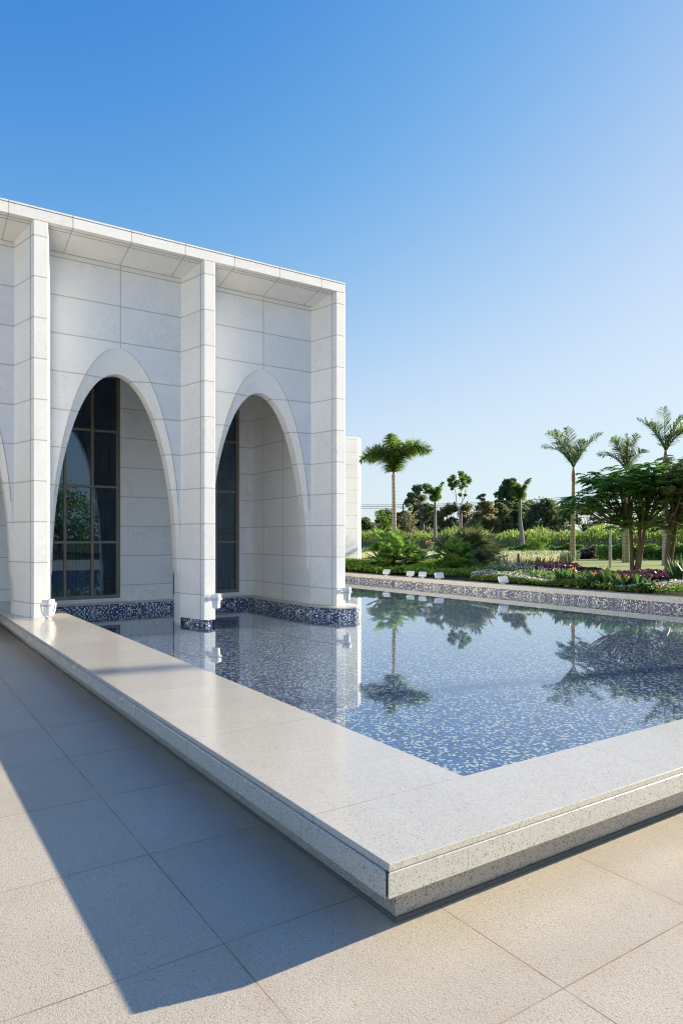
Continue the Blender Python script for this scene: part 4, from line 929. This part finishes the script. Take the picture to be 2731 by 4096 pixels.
# ------------------------------------------------------------------ flame trees by the lawn
def flame(label, u, d, z0, stems, clusters, mat, sc=1.0):
    x, y, _ = at(u, d, z0); r = empty('flame_tree', label, 'tree', (x, y, z0), 0, 'spreading flame trees on the lawn edge')
    b = MB(); forks = []
    for (a0, a1, h, rad) in stems:
        p0 = cdir(a0, -.05, 0); p1 = cdir(a1, h, rng.uniform(-.3, .3)); b.tube([p0, p0 * .6 + p1 * .4 + RT * rng.normal(0, .05), p1], [rad * 1.2, rad, rad * .85], 10); forks.append((p1, rad))
    parts = []
    for (cu, cv, dd_, rr, n) in clusters:              # clump seen at (column,row), offset in depth
        D_ = d + dd_; px_, py_, _ = at(cu, D_); c = np.array([px_ - x, py_ - y, zat(cv, D_) - z0])
        f, rad = min(forks, key=lambda q: np.linalg.norm(q[0][:2] - c[:2]) + .2 * rng.uniform())
        mid = f * .45 + c * .55 + np.array([0, 0, -.18 * np.linalg.norm(c - f) * .5]); b.tube([f, mid, c], [rad * .55, rad * .33, .015], 6)
        for i in range(n):
            a = rng.uniform(0, 2 * math.pi); o = c + np.array([math.cos(a), math.sin(a), 0]) * rr * math.sqrt(rng.uniform(0, .8)) + np.array([0, 0, rng.normal(0, .15)])
            dr = np.array([math.cos(a), math.sin(a), rng.uniform(-.2, .5)]); L = rng.uniform(.40, .64) * sc
            P, T = bez(o, o + dr * L * .55 + np.array([0, 0, .06]), o + dr * L + np.array([0, 0, -.32 * L]), 9)
            s = unit(np.cross(T, np.array([0, 0, 1.0]))); 
            pr = np.sin(np.pi * np.linspace(.14, .95, 9)) * .20 * sc
            V, q, t_ = blade_arrays(np.concatenate([P, P]), np.concatenate([s + T * .45 + np.array([0, 0, -.15]), -s + T * .45 + np.array([0, 0, -.15])]), np.concatenate([pr, pr]), .075 * sc, .12)
            parts.append((V, q, t_))
    v, pl = merge(parts); raw_mesh('crown', v, pl, mat, r, uv=False); b.build('trunk', M['bark'], r, smooth=True); return r
def cl(n, u0, u1, v0, v1, dd=1.6, rr=.6, k=17): return [(rng.uniform(u0, u1), rng.uniform(v0, v1), rng.uniform(-dd, dd), rr, k) for _ in range(n)]
flame('wide spreading flame tree with three dark stems and layered leaves beside the lamp post', 2540, 26.6, G, [(-.11, -.14, 1.75, .075), (.02, .22, 2.0, .08), (.12, .34, 1.85, .07)],
    cl(7, 2292, 2410, 2012, 2034, .8, .42, 12) + cl(3, 2330, 2410, 1990, 2010, .8, .4, 10) + cl(6, 2400, 2485, 1918, 1985, 1.2, .5, 13) + cl(4, 2375, 2430, 1912, 1940, .8, .42, 11) + cl(13, 2480, 2640, 1882, 1945, 1.8, .6, 15) + cl(11, 2460, 2600, 1945, 2010, 1.8, .55, 14) + cl(6, 2475, 2570, 2010, 2060, 1.4, .5, 13) + cl(3, 2465, 2510, 2080, 2105, .9, .45, 10) + cl(8, 2600, 2720, 1900, 1985, 1.8, .65) + cl(5, 2540, 2720, 1866, 1890, 1.4, .5, 13), M['flame'])
flame('flame tree with a single stem and browner leaves at the right edge', 2668, 25.8, G, [(.0, .10, 1.75, .085), (.02, .35, 2.0, .06)],
    cl(12, 2690, 2860, 1850, 1930, 1.6, .65) + cl(13, 2640, 2860, 1930, 2030, 1.6, .6) + cl(4, 2610, 2690, 2075, 2105, .8, .45, 9) + cl(7, 2700, 2880, 2030, 2090, 1.4, .6) + cl(8, 2760, 2950, 1840, 2000, 1.6, .65), M['flame2'])

# ------------------------------------------------------------------ young trees and the tree line
YG = 'young trees inside the fence'
x, y, _ = at(1842, 50, G); r = empty('tree', 'young tree with a tuft of leaves on two tall bare branches', 'tree', (x, y, G), 0, YG)
b = MB(); k = 50 / F
def bp_(u, v, dd=0): return np.array(cdir((u - 1842) * k, zat(v, 50) - G, dd))
b.tube([bp_(1848, 2228), bp_(1838, 2120), bp_(1835, 2042)], [.06, .05, .042], 8); b.tube([bp_(1835, 2042), bp_(1823, 2015), bp_(1825, 1985), bp_(1818, 1955)], [.04, .033, .028, .02], 7)
b.tube([bp_(1835, 2042), bp_(1846, 2010), bp_(1855, 1995), bp_(1862, 1955)], [.04, .033, .028, .02], 7); b.tube([bp_(1850, 2003), bp_(1845, 1975), bp_(1848, 1950)], [.022, .018, .01], 6); b.tube([bp_(1825, 1990), bp_(1806, 1965)], [.012, .006], 5); b.tube([bp_(1860, 1980), bp_(1872, 1945)], [.012, .006], 5)
b.build('trunk', M['bark_p'], r, smooth=True)
C = []
for u, v, rr, n in ((1800, 1920, .24, 130), (1815, 1908, .24, 130), (1812, 1940, .26, 140), (1830, 1930, .26, 140), (1840, 1898, .26, 140), (1850, 1915, .28, 150), (1862, 1905, .24, 120), (1872, 1925, .24, 130), (1878, 1908, .14, 50), (1858, 1938, .26, 130), (1842, 1950, .22, 90), (1843, 1978, .16, 60), (1858, 1980, .12, 40), (1808, 1955, .14, 50), (1797, 1938, .14, 50)):
    C.append(bp_(u, v, rng.uniform(-.4, .4)) + rdir(n) * rng.uniform(0, 1, (n, 1)) ** .5 * rr)
leaves('crown', np.concatenate(C), .17, .10, M['broad'], r, flat=.2)
tree('thin pale sapling with sparse leaves before the fence', 1633, 52, G, zat(2052, 52), 1.7, M['brown'], M['bark_p'], YG, leaf=.12, nl=420, trunk=.05, bare=.42, blobs=16, rad=.17)
tree('glossy dark green tree just left of the foxtail palm', 1522, 42, G, zat(2038, 42), 1.35, M['broad'], M['bark'], YG, leaf=.15, nl=1500, trunk=.07, bare=.22, blobs=26, rad=.2)
TL = 'trees beyond the cane'
def far(label, u, d, v, w_px, mat, bk='bark', **kw):
    kw['leaf'] *= 1.15; kw['nl'] = int(kw['nl'] * 1.5); kw['rad'] *= 1.25
    return tree(label, u, d, G, zat(v, d), w_px * d / F, M[mat], M[bk], TL, **kw)
far('tall open eucalypt with a forked trunk, left of the small palm', 1688, 88, 1938, 135, 'euca', 'bark_p', leaf=.34, nl=2300, trunk=.16, bare=.42, blobs=34, rad=.10, stems=2)
far('tall eucalypt with a pale trunk and heavy crown behind the leaning palm', 2040, 88, 1912, 125, 'euca_d', 'bark_p', leaf=.40, nl=4200, trunk=.2, bare=.22, blobs=40, rad=.15, shape=.8, stems=2)
far('dark round tree at the left end of the tree line', 1462, 95, 2075, 70, 'euca_d', leaf=.38, nl=1700, trunk=.2, bare=.1, blobs=20, rad=.22)
far('dark tree behind the foxtail palm trunk', 1545, 98, 2050, 110, 'euca_d', leaf=.4, nl=2600, trunk=.2, bare=.1, blobs=24, rad=.22)
far('olive tree between the foxtail palm and the sapling', 1618, 92, 2046, 95, 'brown', 'bark_p', leaf=.36, nl=2000, trunk=.16, bare=.12, blobs=24, rad=.2)
far('wispy tree with thin tips above the sapling', 1632, 84, 2012, 55, 'euca', 'bark_p', leaf=.28, nl=520, trunk=.07, bare=.4, blobs=18, rad=.14)
far('dark grey green tree left of the small palm trunk', 1700, 100, 2030, 120, 'euca_d', leaf=.4, nl=2900, trunk=.2, bare=.1, blobs=26, rad=.2)
far('brownish tree with a pointed top right of the small palm', 1790, 86, 2016, 110, 'brown', leaf=.34, nl=3300, trunk=.2, bare=.08, blobs=30, rad=.2, shape=1.5)
far('olive tree behind the distant lamp post', 1862, 92, 2018, 85, 'brown', 'bark_p', leaf=.34, nl=2000, trunk=.14, bare=.12, blobs=24, rad=.19)
far('sunlit olive tree with several pale stems behind the dusky fan palm', 1935, 82, 2006, 120, 'brown', 'bark_p', leaf=.30, nl=3000, trunk=.10, bare=.15, blobs=34, rad=.16, stems=4)
far('thin tree with wispy tips above the olive trees', 1925, 86, 1972, 60, 'euca', 'bark_p', leaf=.28, nl=500, trunk=.08, bare=.45, blobs=18, rad=.13)
far('green leafy tree right of the olive stems', 1990, 84, 2012, 95, 'euca', leaf=.32, nl=2700, trunk=.14, bare=.1, blobs=26, rad=.19)
far('full dark green tree right of the leaning palm', 2178, 84, 1998, 150, 'euca_d', leaf=.36, nl=4600, trunk=.25, bare=.06, blobs=36, rad=.2)
far('dark bushy tree between leaning palm and eucalypt', 2110, 92, 2008, 80, 'euca_d', leaf=.38, nl=2200, trunk=.2, bare=.08, blobs=22, rad=.22)
far('grey green tree just left of the slender ringed palm', 2255, 92, 2028, 80, 'euca', leaf=.38, nl=2100, trunk=.2, bare=.08, blobs=22, rad=.22)
far('open dark tree with sky showing between its fanned branches', 2345, 84, 2008, 165, 'euca_d', 'bark', leaf=.34, nl=2000, trunk=.09, bare=.18, blobs=42, rad=.09, stems=5)
far('low dark tree behind the flame trees', 2600, 95, 2060, 150, 'euca', leaf=.4, nl=2500, trunk=.2, bare=.1, blobs=26, rad=.2)
far('dark tree at the right end of the tree line', 2720, 95, 2035, 140, 'euca_d', leaf=.4, nl=2700, trunk=.2, bare=.1, blobs=26, rad=.2)
far('small rounded yellow green tree at the foot of the tall eucalypt', 2076, 81, 2098, 30, 'cover', leaf=.26, nl=700, trunk=.08, bare=.1, blobs=12, rad=.25)

# ------------------------------------------------------------------ power line far behind, hills
def wire(label, pts, d):
    b = MB(); P_ = []
    x, y, _ = at(pts[0][0], d); z = zat(pts[0][1], d)
    for i in range(len(pts) - 1):
        for f in np.linspace(0, 1, 9)[(1 if i else 0):]:
            u = pts[i][0] + (pts[i + 1][0] - pts[i][0]) * f; v = pts[i][1] + (pts[i + 1][1] - pts[i][1]) * f + 3 * 4 * f * (1 - f)
            q = at(u, d, zat(v, d)); P_.append((q[0] - x, q[1] - y, q[2] - z))
    b.tube(P_, .035, 4); o = b.build('power_line', M['black']); o.location = (x, y, z); tag(o, label, 'power line', 'power lines behind the trees')
wire('topmost thin power line crossing the sky above the tree line', [(1380, 2019), (1868, 2012), (2300, 1985), (2900, 1952)], 110)
wire('middle power line, the thickest of the three', [(1380, 2026), (1868, 2017), (2300, 1993), (2900, 1962)], 110)
wire('lowest power line, just over the tree tops', [(1380, 2033), (1868, 2024), (2300, 2001), (2900, 1972)], 110)
for u, v, lab in ((1868, 2010, 'distant wooden power pole behind the olive trees'), (1612, 2020, 'distant wooden power pole behind the sapling')):
    x, y, _ = at(u, 110.4, G); r = empty('power_pole', lab, 'power pole', (x, y, G), -YAW, 'power poles behind the trees'); z = zat(v, 110.4) - G
    b = MB(); b.lathe([(.13, 0), (.09, z + .25)], (0, 0, 0), 8); b.build('pole', M['bark'], r); b = MB(); b.box(-.5, .5, -.16, -.10, z - .55, z - .43); b.build('crossarm', M['bark'], r)
hp = []
n = 90
for i in range(n):
    u = -1500 + i * 80; hh = 60 + 34 * math.sin(i * .33) + 22 * math.sin(i * .81 + 1) + 9 * math.sin(i * 2.1)
    q = at(u, 3000); hp.append(((q[0], q[1], G - 1), (q[0] + FW[0] * 500, q[1] + FW[1] * 500, max(20, hh)), (q[0] + FW[0] * 1200, q[1] + FW[1] * 1200, G - 1)))
b = MB()
for i in range(n - 1):
    b.quad(hp[i][0], hp[i + 1][0], hp[i + 1][1], hp[i][1]); b.quad(hp[i][1], hp[i + 1][1], hp[i + 1][2], hp[i][2])
tag(b.build('hills', M['hill'], smooth=True, flat=80), kind='structure')

# ------------------------------------------------------------------ right of the picture: trees that shade the rim and show in the windows and the water
palm('tall palm right of the view whose trunk shades the granite rim', 4690, 12.4, G, .17, .15, 16.0, [(-1.6, 1.1, 0, .7), (1.6, 1.1, 0, .7), (0, 2.0, .3, .1), (-.9, 1.6, .8, .4), (.9, 1.5, -.8, .4), (1.2, .7, .9, .9), (-1.1, .6, -.9, .9)], .46, M['frond_d'], M['palmbark'], M['shaft_r'], .75, 'palms standing in the garden', n=40).location = (40.0, -3.95, G)
for lab, xx, yy, h_, w_ in (('broad leafy tree south of the plaza, mirrored low in the nearest window', 3.5, -31, 4.6, 7.5), ('tall bushy tree south of the plaza, mirrored in the middle window', 11, -34, 5.6, 8.5), ('dark tree south of the plaza, furthest right of the mirrored row', 19.5, -31, 5.4, 8), ('round tree south of the plaza behind the mirrored row', 7.5, -38, 5.8, 9)):
    r = tree(lab, 2000, 30, 0, h_, w_, M['broad'], M['bark'], 'trees south of the plaza', leaf=.34, nl=3400, trunk=.18, bare=.12, blobs=30, rad=.22); r.location = (xx, yy, 0)
r = palm('palm south of the plaza, mirrored against the sky in the window', 2000, 30, 0, .2, .13, 7.2, [(-1.8, .9, 0, .8), (1.8, .9, 0, .8), (0, 2.0, .3, .1), (-1.1, 1.5, .8, .5), (1.1, 1.5, -.8, .5), (1.2, .3, .9, .9), (-1.1, .3, -.9, .9)], .6, M['frond'], M['palmbark'], M['shaft_g'], .8, 'palms standing in the garden', plume=True, n=36); r.location = (4.6, -20, 0)
b = MB(); b.quad((-20, -60, .004), (45, -60, .004), (45, -23.5, .004), (-20, -23.5, .004)); tag(b.build('south_lawn', M['soil']), kind='structure')
